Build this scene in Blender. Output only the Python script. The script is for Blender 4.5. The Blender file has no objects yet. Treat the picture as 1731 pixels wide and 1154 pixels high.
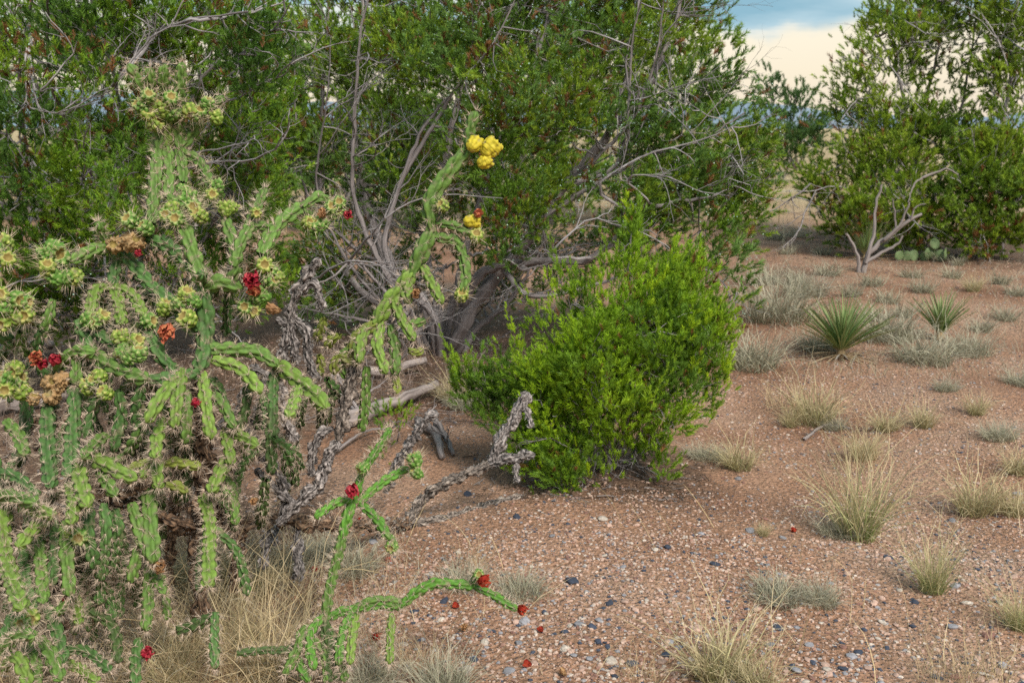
import bpy, math, random
import numpy as np
from mathutils import Vector, noise as mnoise

scene = bpy.context.scene
COL = scene.collection
rng = np.random.default_rng(7)
random.seed(7)

# ------------------------------------------------------------------ camera
F, CX, CY, H = 1683.0, 865.5, 577.0, 1.6
PITCH = math.radians(12.1)
cam_d = bpy.data.cameras.new('camera')
cam_d.sensor_width = 36.0
cam_d.lens = F / 1731.0 * 36.0
cam_d.clip_start, cam_d.clip_end = 0.05, 20000
cam_d.dof.use_dof = True
cam_d.dof.focus_distance = 3.4
cam_d.dof.aperture_fstop = 5.6
cam = bpy.data.objects.new('camera', cam_d)
COL.objects.link(cam)
cam.location = (0, 0, H)
cam.rotation_euler = (math.pi / 2 - PITCH, 0, 0)
scene.camera = cam

# ------------------------------------------------------------------ sky, sun, exposure
SUN_EL, SUN_AZ = math.radians(43), math.radians(152)     # azimuth from +Y towards +X
world = bpy.data.worlds.new('World')
scene.world = world
world.use_nodes = True
nt = world.node_tree
nt.nodes.clear()


def N(tree, typ, **kw):
    n = tree.nodes.new(typ)
    for k, v in kw.items():
        if k.startswith('i_'):
            n.inputs[k[2:].replace('_', ' ')].default_value = v
        else:
            setattr(n, k, v)
    return n


def ramp(tree, stops, fac=None, interp='LINEAR'):
    n = tree.nodes.new('ShaderNodeValToRGB')
    n.color_ramp.interpolation = interp
    e = n.color_ramp.elements
    while len(e) < len(stops):
        e.new(0.5)
    for k, (p, c) in enumerate(stops):
        e[k].position = p
        e[k].color = (c[0], c[1], c[2], 1) if len(c) == 3 else c
    if fac is not None:
        tree.links.new(fac, n.inputs[0])
    return n


L = nt.links.new
sky = N(nt, 'ShaderNodeTexSky', sky_type='NISHITA', sun_disc=False, sun_elevation=SUN_EL, sun_rotation=SUN_AZ)
skys = N(nt, 'ShaderNodeMix', data_type='RGBA', blend_type='MULTIPLY')
skys.inputs[0].default_value = 1
skys.inputs[7].default_value = (.1, .1, .1, 1)
L(sky.outputs[0], skys.inputs[6])
tc = N(nt, 'ShaderNodeTexCoord')
sep = N(nt, 'ShaderNodeSeparateXYZ')
L(tc.outputs['Generated'], sep.inputs[0])
zz = N(nt, 'ShaderNodeMath', operation='MAXIMUM')
L(sep.outputs['Z'], zz.inputs[0]); zz.inputs[1].default_value = 0.0
zp = N(nt, 'ShaderNodeMath', operation='ADD'); L(zz.outputs[0], zp.inputs[0]); zp.inputs[1].default_value = .12
dx = N(nt, 'ShaderNodeMath', operation='DIVIDE'); L(sep.outputs['X'], dx.inputs[0]); L(zp.outputs[0], dx.inputs[1])
dy = N(nt, 'ShaderNodeMath', operation='DIVIDE'); L(sep.outputs['Y'], dy.inputs[0]); L(zp.outputs[0], dy.inputs[1])
cmb = N(nt, 'ShaderNodeCombineXYZ'); L(dx.outputs[0], cmb.inputs[0]); L(dy.outputs[0], cmb.inputs[1])
cn = N(nt, 'ShaderNodeTexNoise'); L(cmb.outputs[0], cn.inputs['Vector'])
cn.inputs['Scale'].default_value = .9; cn.inputs['Detail'].default_value = 6; cn.inputs['Roughness'].default_value = .5
deck = ramp(nt, [(.42, (.22, .41, .52)), (.54, (.40, .56, .64)), (.60, (.86, .82, .72)), (.7, (.95, .9, .8))], cn.outputs['Fac'])
# ragged lower edge of the cloud deck, cream light below it
cn2 = N(nt, 'ShaderNodeTexNoise'); L(tc.outputs['Generated'], cn2.inputs['Vector'])
cn2.inputs['Scale'].default_value = 14; cn2.inputs['Detail'].default_value = 5
ed = N(nt, 'ShaderNodeMath', operation='MULTIPLY_ADD'); L(cn2.outputs['Fac'], ed.inputs[0])
ed.inputs[1].default_value = .05; L(zz.outputs[0], ed.inputs[2])
er = ramp(nt, [(.112, (0, 0, 0)), (.123, (1, 1, 1))], ed.outputs[0])
low = ramp(nt, [(0, (.80, .68, .55)), (.05, (.86, .745, .565)), (.09, (.90, .80, .62))], zz.outputs[0])
m1 = N(nt, 'ShaderNodeMix', data_type='RGBA'); L(er.outputs[0], m1.inputs[0]); L(low.outputs[0], m1.inputs[6]); L(deck.outputs[0], m1.inputs[7])
m2 = N(nt, 'ShaderNodeMix', data_type='RGBA'); m2.inputs[0].default_value = .12
L(m1.outputs[2], m2.inputs[6]); L(skys.outputs[2], m2.inputs[7])
bg = N(nt, 'ShaderNodeBackground'); L(m2.outputs[2], bg.inputs['Color']); bg.inputs['Strength'].default_value = .6
wo = N(nt, 'ShaderNodeOutputWorld'); L(bg.outputs[0], wo.inputs[0])

sun_d = bpy.data.lights.new('sun', 'SUN')
sun_d.energy = 2.2
sun_d.angle = math.radians(14)
sun_d.color = (1.0, .94, .84)
sun = bpy.data.objects.new('sun', sun_d)
COL.objects.link(sun)
sd = Vector((math.sin(SUN_AZ) * math.cos(SUN_EL), math.cos(SUN_AZ) * math.cos(SUN_EL), math.sin(SUN_EL)))
sun.rotation_euler = sd.to_track_quat('Z', 'Y').to_euler()
sun.location = (0, 0, 20)

scene.view_settings.view_transform = 'Standard'
scene.view_settings.look = 'None'
scene.view_settings.exposure = 1.0
scene.view_settings.gamma = 1
scene.view_settings.use_curve_mapping = False
cy = scene.cycles
cy.max_bounces = 6; cy.diffuse_bounces = 3; cy.glossy_bounces = 2; cy.transmission_bounces = 4; cy.transparent_max_bounces = 4
cy.caustics_reflective = False; cy.caustics_refractive = False
cy.use_denoising = False

# ------------------------------------------------------------------ geometry helpers
FW = np.array([0, math.cos(PITCH), -math.sin(PITCH)])
UP = np.array([0, math.sin(PITCH), math.cos(PITCH)])
RT = np.array([1.0, 0, 0])
CAM = np.array([0, 0, H])


def at(x, y, d):
    """point of the place that stands d metres deep in the direction of the photograph's pixel x, y"""
    return CAM + d * (FW + (x - CX) / F * RT + (CY - y) / F * UP)


_gs = np.random.default_rng(3)
_gd = [(_gs.uniform(0, 6.28), w, a, _gs.uniform(0, 6.28)) for w, a in
       [(9, .05), (6, .035), (3.1, .03), (2.2, .02), (1.3, .012), (.9, .009), (.55, .006), (.37, .004)]]


def gz(x, y):
    x = np.asarray(x, float); y = np.asarray(y, float)
    z = np.zeros_like(x + y)
    for an, w, a, ph in _gd:
        z = z + a * .7 * np.sin((x * math.cos(an) + y * math.sin(an)) * 6.2832 / w + ph)
    return z


def gp(x, y):
    t = 0.0
    for _ in range(6):
        dirv = FW + (x - CX) / F * RT + (CY - y) / F * UP
        d = (t - H) / dirv[2]
        p = CAM + d * dirv
        t = float(gz(p[0], p[1]))
    return np.array([p[0], p[1], t])


def nrm(v):
    return v / np.maximum(np.linalg.norm(v, axis=-1, keepdims=True), 1e-9)


def resample(P, n):
    """smooth curve through control points, n points evenly spaced"""
    P = np.asarray(P, float)
    if len(P) == 2:
        return P[0] + (P[1] - P[0]) * np.linspace(0, 1, n)[:, None]
    Q = np.vstack([2 * P[0] - P[1], P, 2 * P[-1] - P[-2]])
    out = []
    t = np.linspace(0, 1, 13)[:-1, None]
    for i in range(1, len(Q) - 2):
        a, b, c, d = Q[i - 1], Q[i], Q[i + 1], Q[i + 2]
        out.append(.5 * (2 * b + (c - a) * t + (2 * a - 5 * b + 4 * c - d) * t ** 2 + (3 * b - a - 3 * c + d) * t ** 3))
    C = np.vstack(out + [P[-1:]])
    s = np.r_[0, np.cumsum(np.linalg.norm(np.diff(C, axis=0), axis=1))]
    u = np.linspace(0, s[-1], n)
    return np.stack([np.interp(u, s, C[:, k]) for k in range(3)], 1)


def frames(P):
    """P (M,K,3) -> tangents, normals, binormals by parallel transport"""
    T = np.empty_like(P)
    T[:, 1:-1] = P[:, 2:] - P[:, :-2]
    T[:, 0] = P[:, 1] - P[:, 0]
    T[:, -1] = P[:, -1] - P[:, -2]
    T = nrm(T)
    ref = np.where(np.abs(T[:, 0, 2:3]) < .9, np.array([[0, 0, 1.0]]), np.array([[1.0, 0, 0]]))
    n = nrm(np.cross(T[:, 0], ref))
    Nn = np.empty_like(P)
    for k in range(P.shape[1]):
        n = nrm(n - (n * T[:, k]).sum(-1, keepdims=True) * T[:, k])
        Nn[:, k] = n
    return T, Nn, np.cross(T, Nn)


class MB:
    def __init__(s):
        s.v, s.f, s.c, s.t, s.n = [], {3: [], 4: []}, [], [], 0

    def add(s, v, f, c=(.5, .5, .5), t=None):
        v = np.asarray(v, float).reshape(-1, 3)
        f = np.asarray(f, int)
        s.v.append(v)
        s.f[f.shape[1]].append(f + s.n)
        c = np.asarray(c, float)
        s.c.append(np.broadcast_to(c, v.shape) if c.ndim == 1 else c)
        s.t.append(v if t is None else t)
        s.n += len(v)
        return s

    def tubes(s, P, R, seg=5, c=(.5, .5, .5), wob=None):
        P = np.asarray(P, float)
        if P.ndim == 2:
            P = P[None]
        R = np.broadcast_to(np.asarray(R, float), P.shape[:2])
        M, K = P.shape[:2]
        T, A, B = frames(P)
        th = np.arange(seg) * 2 * math.pi / seg
        rr = R[:, :, None] * np.ones(seg)
        if wob is not None:
            rr = rr * wob
        V = P[:, :, None] + rr[..., None] * (np.cos(th)[:, None] * A[:, :, None] + np.sin(th)[:, None] * B[:, :, None])
        idx = np.arange(M * K * seg).reshape(M, K, seg)
        a = idx[:, :-1]; b = idx[:, 1:]
        q = np.stack([a, np.roll(a, -1, 2), np.roll(b, -1, 2), b], -1).reshape(-1, 4)
        ln = np.concatenate([np.zeros((M, 1)), np.cumsum(np.linalg.norm(np.diff(P, axis=1), axis=2), 1)], 1)
        tcv = np.stack([np.broadcast_to(np.cos(th) * .03, (M, K, seg)) * 1.0, np.broadcast_to(np.sin(th) * .03, (M, K, seg)),
                        np.broadcast_to(ln[:, :, None], (M, K, seg))], -1)
        tcv = tcv + rng.uniform(0, 9, (M, 1, 1, 3))
        c = np.asarray(c, float)
        if c.ndim == 2:
            c = np.repeat(c, K * seg, 0)
        s.add(V, q, c, tcv.reshape(-1, 3))
        return s

    def build(s, name, mat, parent=None, smooth=False, kind=None):
        me = bpy.data.meshes.new(name)
        V = np.concatenate(s.v)
        me.vertices.add(len(V))
        me.vertices.foreach_set('co', V.astype(np.float32).ravel())
        fs = [np.concatenate(s.f[k]) for k in (3, 4) if s.f[k]]
        loops = np.concatenate([f.ravel() for f in fs])
        tot = np.concatenate([np.full(len(f), f.shape[1]) for f in fs])
        me.loops.add(len(loops))
        me.loops.foreach_set('vertex_index', loops.astype(np.int32))
        me.polygons.add(len(tot))
        me.polygons.foreach_set('loop_start', (np.cumsum(tot) - tot).astype(np.int32))
        if smooth:
            me.polygons.foreach_set('use_smooth', np.ones(len(tot), bool))
        else:
            me.polygons.foreach_set('use_smooth', np.zeros(len(tot), bool))
        C = np.concatenate(s.c)
        at_ = me.attributes.new('tint', 'FLOAT_COLOR', 'POINT')
        at_.data.foreach_set('color', np.concatenate([C, np.ones((len(C), 1))], 1).astype(np.float32).ravel())
        a2 = me.attributes.new('grain', 'FLOAT_VECTOR', 'POINT')
        a2.data.foreach_set('vector', np.concatenate(s.t).astype(np.float32).ravel())
        me.update(calc_edges=True)
        me.materials.append(mat)
        return link(name, me, parent, kind)


def link(name, data, parent=None, kind=None, loc=None):
    o = bpy.data.objects.new(name, data)
    COL.objects.link(o)
    if parent is not None:
        o.parent = parent
        if data is not None and loc is None:
            o.location = -np.array(parent.location) if parent.parent is None else (0, 0, 0)
    if loc is not None:
        o.location = loc
    if kind:
        o['kind'] = kind
    return o


def thing(name, label, cat, loc, group=None, data=None):
    o = bpy.data.objects.new(name, data)
    COL.objects.link(o)
    o.location = loc
    tag(o, label, cat, group)
    return o


def tag(o, label, cat, group=None):
    o['label'] = label
    o['category'] = cat
    if group:
        o['group'] = group
    return o


# ------------------------------------------------------------------ materials
def mat(name, build):
    m = bpy.data.materials.new(name)
    m.use_nodes = True
    t = m.node_tree
    b = t.nodes['Principled BSDF']
    build(t, b, t.links.new)
    return m


def tint(t):
    return N(t, 'ShaderNodeAttribute', attribute_name='tint')


def grain(t):
    return N(t, 'ShaderNodeAttribute', attribute_name='grain').outputs['Vector']


def mulrgb(t, a, b, fac=1.0, mode='MULTIPLY'):
    n = N(t, 'ShaderNodeMix', data_type='RGBA', blend_type=mode)
    n.inputs[0].default_value = fac
    t.links.new(a, n.inputs[6]); t.links.new(b, n.inputs[7])
    return n.outputs[2]


def noise_ramp(t, vec, scale, stops, detail=4, stretch=None):
    if stretch:
        mp = N(t, 'ShaderNodeMapping'); mp.inputs['Scale'].default_value = stretch
        t.links.new(vec, mp.inputs['Vector']); vec = mp.outputs[0]
    n = N(t, 'ShaderNodeTexNoise'); n.inputs['Scale'].default_value = scale; n.inputs['Detail'].default_value = detail
    t.links.new(vec, n.inputs['Vector'])
    return ramp(t, stops, n.outputs['Fac']), n


def bump(t, b, h, strength, dist):
    n = N(t, 'ShaderNodeBump'); n.inputs['Strength'].default_value = strength; n.inputs['Distance'].default_value = dist
    t.links.new(h, n.inputs['Height']); t.links.new(n.outputs[0], b.inputs['Normal'])


def leafy(rough, trans, spec=.25):
    def f(t, b, l):
        a = tint(t).outputs['Color']
        l(a, b.inputs['Base Color']); b.inputs['Roughness'].default_value = rough
        b.inputs['Specular IOR Level'].default_value = spec
        tr = N(t, 'ShaderNodeBsdfTranslucent'); l(a, tr.inputs['Color'])
        mx = N(t, 'ShaderNodeMixShader'); mx.inputs[0].default_value = trans
        l(b.outputs[0], mx.inputs[1]); l(tr.outputs[0], mx.inputs[2])
        l(mx.outputs[0], t.nodes['Material Output'].inputs['Surface'])
    return f


M_FOL = mat('juniper_scale_leaves', leafy(.55, .27, .3))
M_GRASS = mat('dry_grass_blade', leafy(.7, .25, .2))
M_YUCCA = mat('yucca_leaf', leafy(.5, .1, .4))
M_PETAL = mat('dried_petal', leafy(.7, .3, .2))


def _bark(t, b, l):
    g = grain(t)
    r, n = noise_ramp(t, g, 60, [(.3, (.38, .34, .33)), (.5, (.85, .83, .84)), (.72, (1.3, 1.27, 1.28))], 5, (1, 1, .07))
    l(mulrgb(t, tint(t).outputs['Color'], r.outputs[0]), b.inputs['Base Color'])
    b.inputs['Roughness'].default_value = .85
    bump(t, b, n.outputs['Fac'], .9, .012)


M_BARK = mat('juniper_bark', _bark)


def _cactus(t, b, l):
    geo = N(t, 'ShaderNodeNewGeometry').outputs['Position']
    r, n = noise_ramp(t, geo, 95, [(.3, (.72, .74, .7)), (.55, (1, 1, 1)), (.75, (1.22, 1.18, 1.1))], 5)
    base = mulrgb(t, tint(t).outputs['Color'], r.outputs[0])
    sc, _ = noise_ramp(t, geo, 38, [(.58, (0, 0, 0)), (.68, (.75, .75, .75))], 7)
    cork = N(t, 'ShaderNodeRGB'); cork.outputs[0].default_value = (.24, .20, .12, 1)
    mk = N(t, 'ShaderNodeMix', data_type='RGBA'); l(sc.outputs[0], mk.inputs[0]); l(base, mk.inputs[6]); l(cork.outputs[0], mk.inputs[7])
    l(mk.outputs[2], b.inputs['Base Color'])
    b.inputs['Roughness'].default_value = .68
    b.inputs['Specular IOR Level'].default_value = .3
    bump(t, b, n.outputs['Fac'], .35, .004)


M_CACT = mat('cactus_skin', _cactus)


def _dead(t, b, l):
    g = grain(t)
    r, n = noise_ramp(t, g, 170, [(.36, (.09, .085, .085)), (.47, (.45, .42, .41)), (.6, (1.05, 1.0, .98)), (.75, (1.6, 1.55, 1.5))], 4, (1, 1, .45))
    l(mulrgb(t, tint(t).outputs['Color'], r.outputs[0]), b.inputs['Base Color'])
    b.inputs['Roughness'].default_value = .9
    bump(t, b, n.outputs['Fac'], 1, .012)


M_DEAD = mat('dead_cactus_skeleton', _dead)


def _plain(rough):
    def f(t, b, l):
        l(tint(t).outputs['Color'], b.inputs['Base Color'])
        b.inputs['Roughness'].default_value = rough
        b.inputs['Specular IOR Level'].default_value = .25
    return f


M_SPINE = mat('cactus_spine', _plain(.5))
M_BERRY = mat('juniper_berry', _plain(.6))


def _stone(t, b, l):
    geo = N(t, 'ShaderNodeNewGeometry').outputs['Position']
    r, n = noise_ramp(t, geo, 120, [(.3, (.7, .69, .68)), (.6, (1.0, 1.0, 1.0)), (.75, (1.25, 1.22, 1.2))], 5)
    l(mulrgb(t, tint(t).outputs['Color'], r.outputs[0]), b.inputs['Base Color'])
    b.inputs['Roughness'].default_value = .85
    bump(t, b, n.outputs['Fac'], .4, .004)


M_STONE = mat('pebble_stone', _stone)


def _soil(t, b, l):
    geo = N(t, 'ShaderNodeNewGeometry').outputs['Position']
    big, _ = noise_ramp(t, geo, .9, [(.33, (.25, .13, .08)), (.5, (.37, .21, .135)), (.7, (.43, .285, .205))], 6)
    fine, fn = noise_ramp(t, geo, 60, [(.3, (.5, .48, .46)), (.5, (.96, .95, .94)), (.72, (1.4, 1.38, 1.36))], 9)
    c = mulrgb(t, big.outputs[0], fine.outputs[0])
    # fine grit: small cells with their own stone colours
    vo = N(t, 'ShaderNodeTexVoronoi'); vo.inputs['Scale'].default_value = 75
    l(geo, vo.inputs['Vector'])
    sepc = N(t, 'ShaderNodeSeparateColor'); l(vo.outputs['Color'], sepc.inputs[0])
    gc = ramp(t, [(0, (.10, .10, .13)), (.1, (.22, .2, .2)), (.3, (.42, .28, .22)), (.6, (.5, .34, .26)), (.85, (.38, .34, .33)), (1, (.62, .52, .45))], sepc.outputs[0], 'CONSTANT')
    dm = ramp(t, [(.25, (1, 1, 1)), (.42, (0, 0, 0))], vo.outputs['Distance'])
    pk = ramp(t, [(.3, (0, 0, 0)), (.35, (1, 1, 1))], sepc.outputs[1])
    pat, _ = noise_ramp(t, geo, 1.3, [(.38, (.3, .3, .3)), (.6, (1, 1, 1))], 4)
    mk = mulrgb(t, mulrgb(t, dm.outputs[0], pk.outputs[0]), pat.outputs[0])
    mx = N(t, 'ShaderNodeMix', data_type='RGBA'); l(mk, mx.inputs[0]); l(c, mx.inputs[6]); l(gc.outputs[0], mx.inputs[7])
    # far off the ground is dry blond grass
    pos = N(t, 'ShaderNodeSeparateXYZ'); l(geo, pos.inputs[0])
    mr = N(t, 'ShaderNodeMapRange'); mr.inputs['From Min'].default_value = 15; mr.inputs['From Max'].default_value = 24
    l(pos.outputs['Y'], mr.inputs['Value'])
    fg, _ = noise_ramp(t, geo, .5, [(.35, (.36, .24, .13)), (.6, (.5, .40, .24))], 6)
    m3 = N(t, 'ShaderNodeMix', data_type='RGBA'); l(mr.outputs[0], m3.inputs[0]); l(mx.outputs[2], m3.inputs[6]); l(fg.outputs[0], m3.inputs[7])
    # needle duff below the junipers; its dark tone also paints shade behind the cactus
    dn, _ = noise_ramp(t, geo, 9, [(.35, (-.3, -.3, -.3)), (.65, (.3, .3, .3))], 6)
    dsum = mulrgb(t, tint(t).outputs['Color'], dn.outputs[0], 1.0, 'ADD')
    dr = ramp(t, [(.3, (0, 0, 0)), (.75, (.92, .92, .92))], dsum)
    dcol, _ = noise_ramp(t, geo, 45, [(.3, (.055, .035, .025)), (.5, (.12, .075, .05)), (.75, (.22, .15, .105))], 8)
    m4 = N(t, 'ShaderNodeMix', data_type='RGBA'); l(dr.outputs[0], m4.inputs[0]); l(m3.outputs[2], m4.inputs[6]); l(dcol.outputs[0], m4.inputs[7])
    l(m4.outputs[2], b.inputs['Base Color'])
    b.inputs['Roughness'].default_value = .95
    b.inputs['Specular IOR Level'].default_value = .15
    hs = N(t, 'ShaderNodeMath', operation='MULTIPLY_ADD'); l(mk, hs.inputs[0]); hs.inputs[1].default_value = .8; l(fn.outputs['Fac'], hs.inputs[2])
    bump(t, b, hs.outputs[0], 1, .02)


M_SOIL = mat('red_gravelly_soil', _soil)


def _hill(t, b, l):
    geo = N(t, 'ShaderNodeNewGeometry').outputs['Position']
    r, _ = noise_ramp(t, geo, .006, [(.35, (.16, .22, .30)), (.65, (.24, .29, .36))], 5)  # distance haze put into the slope colour as blue
    l(r.outputs[0], b.inputs['Base Color']); b.inputs['Roughness'].default_value = 1


M_HILL = mat('haze_tinted_hill_slope', _hill)

# ------------------------------------------------------------------ the ground and far hills


def lines(a, b, step, out, grow=1.22):
    m = list(np.arange(a, b, step))
    lo, hi, s = a, m[-1], step
    left, right = [], []
    while lo > -out:
        s *= grow; lo -= s; left.append(lo)
    s = step
    while hi < out:
        s *= grow; hi += s; right.append(hi)
    return np.array(left[::-1] + m + right)


gx = lines(-3, 5.5, .07, 4000)
gy = lines(1.5, 10, .07, 4000)
X, Y = np.meshgrid(gx, gy)
Z = gz(X, Y)
nx, ny = len(gx), len(gy)
idx = np.arange(nx * ny).reshape(ny, nx)
q = np.stack([idx[:-1, :-1], idx[:-1, 1:], idx[1:, 1:], idx[1:, :-1]], -1).reshape(-1, 4)
DUFF_SHADE = [(745, 585, 1.7, 1.0), (560, 600, 1.2, .9), (880, 590, 1.1, .8), (190, 560, 2.0, 1.0), (60, 660, 1.2, 1.0), (250, 720, 1.0, .9), (430, 650, .9, .8), (250, 900, .7, .9), (60, 900, .9, .9), (600, 690, .5, .5), (1030, 790, .55, .7), (1690, 425, 2.6, .8), (1560, 412, 2.2, .8), (1290, 470, 1.0, .4)]  # duff patches, those around the cactus darkening the soil as painted shade
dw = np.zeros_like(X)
for (px_, py_, rad_, w_) in DUFF_SHADE:
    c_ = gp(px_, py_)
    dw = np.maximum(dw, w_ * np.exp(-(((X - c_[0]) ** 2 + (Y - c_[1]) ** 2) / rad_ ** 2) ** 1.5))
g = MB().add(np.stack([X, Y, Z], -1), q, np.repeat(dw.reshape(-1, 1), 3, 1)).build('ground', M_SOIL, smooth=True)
g['kind'] = 'structure'; g['label'] = 'red brown gravelly desert soil'

hb = MB()
hx = np.linspace(-2600, 3400, 90)
prof = 70 + 60 * np.array([mnoise.fractal(Vector((x * .0012, 3.3, 0)), 1, 2, 5) for x in hx])
rows = np.linspace(0, 1, 8)
V = np.array([[[x, 2500 + 700 * r, -5 + prof[i] * math.sin(r * math.pi / 2) * (1 + .2 * mnoise.noise(Vector((x * .01, r * 3, 1))))] for i, x in enumerate(hx)] for r in rows])
idx = np.arange(8 * 90).reshape(8, 90)
q = np.stack([idx[:-1, :-1], idx[:-1, 1:], idx[1:, 1:], idx[1:, :-1]], -1).reshape(-1, 4)
h = hb.add(V, q).build('hill', M_HILL, smooth=True)
h['kind'] = 'structure'; h['label'] = 'low hills on the horizon, painted haze blue'

# ------------------------------------------------------------------ juniper trees


def tuft_proto(k, seed, w=.1, nb=11):
    r = np.random.default_rng(seed)
    V, Ft = [], []
    for j in range(nb):
        if j == 0:
            p0, d, ln = np.zeros(3), np.array([0, 0, 1.0]), 1.0
        else:
            h0 = .05 + .8 * (j - 1) / (nb - 1)
            a = j * 2.4 + r.uniform(-.4, .4)
            sp = r.uniform(.6, 1.25)
            p0 = np.array([0, 0, h0]); d = nrm(np.array([math.cos(a) * sp, math.sin(a) * sp, 1.0]))
            ln = r.uniform(.3, .58) * (1.1 - .5 * h0)
        sd_ = nrm(np.cross(d, r.normal(size=3)))
        ww = w * r.uniform(.8, 1.2) * (1 if j else .9)
        n0 = len(V)
        V += [p0 + sd_ * ww, p0 - sd_ * ww, p0 + d * ln + np.array([0, 0, .07 * ln])]
        Ft += [[n0, n0 + 1, n0 + 2]]
    return np.array(V), np.array(Ft)


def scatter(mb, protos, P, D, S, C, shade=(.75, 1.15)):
    """join transformed copies of small prototype meshes into mb"""
    n = len(P)
    which = rng.integers(0, len(protos), n)
    z = nrm(D)
    x = nrm(np.cross(rng.normal(size=(n, 3)), z))
    y = np.cross(z, x)
    for k, (V, Ft) in enumerate(protos):
        i = np.where(which == k)[0]
        if not len(i):
            continue
        W = P[i][:, None] + S[i][:, None, None] * (V[None, :, 0:1] * x[i][:, None] + V[None, :, 1:2] * y[i][:, None] + V[None, :, 2:3] * z[i][:, None])
        f = Ft[None] + (np.arange(len(i)) * len(V))[:, None, None]
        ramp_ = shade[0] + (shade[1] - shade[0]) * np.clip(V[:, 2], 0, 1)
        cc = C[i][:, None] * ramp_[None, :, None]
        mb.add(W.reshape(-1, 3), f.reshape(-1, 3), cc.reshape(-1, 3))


def bend(p0, p1, n, sag, r):
    """M curves from p0 to p1 with a random bow"""
    M = len(p0)
    t = np.linspace(0, 1, n)[None, :, None]
    ln = np.linalg.norm(p1 - p0, axis=1)[:, None, None]
    b1 = r.normal(size=(M, 1, 3)) * ln * .13
    b1[:, :, 2] -= sag * ln[:, :, 0]
    wig = r.normal(size=(M, n, 3)) * ln * .018
    wig[:, 0] = 0; wig[:, -1] = 0
    return p0[:, None] * (1 - t) + p1[:, None] * t + b1 * (4 * t * (1 - t)) + wig


def dead_twigs(r, starts, dirs, lens, rad, levels=3):
    """bare twigs that fork, lists of (M,8,3) polylines and radii"""
    P, R = [], []
    S, Dv, Ln, Rd = starts, nrm(dirs), lens, rad
    for lv in range(levels):
        M = len(S)
        K = 6
        pts = np.empty((M, K, 3)); pts[:, 0] = S
        d = Dv.copy()
        curl = r.normal(size=(M, 3)) * .09
        for k in range(1, K):
            d = nrm(d + curl * .6 + r.normal(size=(M, 3)) * .2 + np.array([0, 0, .03]))
            pts[:, k] = pts[:, k - 1] + d * (Ln / (K - 1))[:, None]
        rr = Rd[:, None] * np.linspace(1, .45, K)[None]
        P.append(pts); R.append(rr)
        if lv == levels - 1:
            break
        nchild = 4 if lv == 0 else 3
        S2, D2, L2, R2 = [], [], [], []
        for c in range(nchild):
            k = r.integers(2, K, M)
            ii = np.arange(M)
            S2.append(pts[ii, k]); tn = nrm(pts[ii, k] - pts[ii, k - 1])
            D2.append(nrm(tn + r.normal(size=(M, 3)) * .55)); L2.append(Ln * r.uniform(.3, .6, M)); R2.append(rr[ii, k] * .65)
        S, Dv, Ln, Rd = np.concatenate(S2), np.concatenate(D2), np.concatenate(L2), np.concatenate(R2)
    return np.concatenate(P), np.concatenate(R)


PROT = {'fine': [tuft_proto(0, s, .038, 24) for s in range(8)],
        'mid': [tuft_proto(0, 20 + s, .042, 23) for s in range(8)],
        'coarse': [tuft_proto(0, 40 + s, .05, 20) for s in range(6)]}
BARKC = np.array([.32, .285, .28])
TWIGC = np.array([.42, .39, .385])


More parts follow.
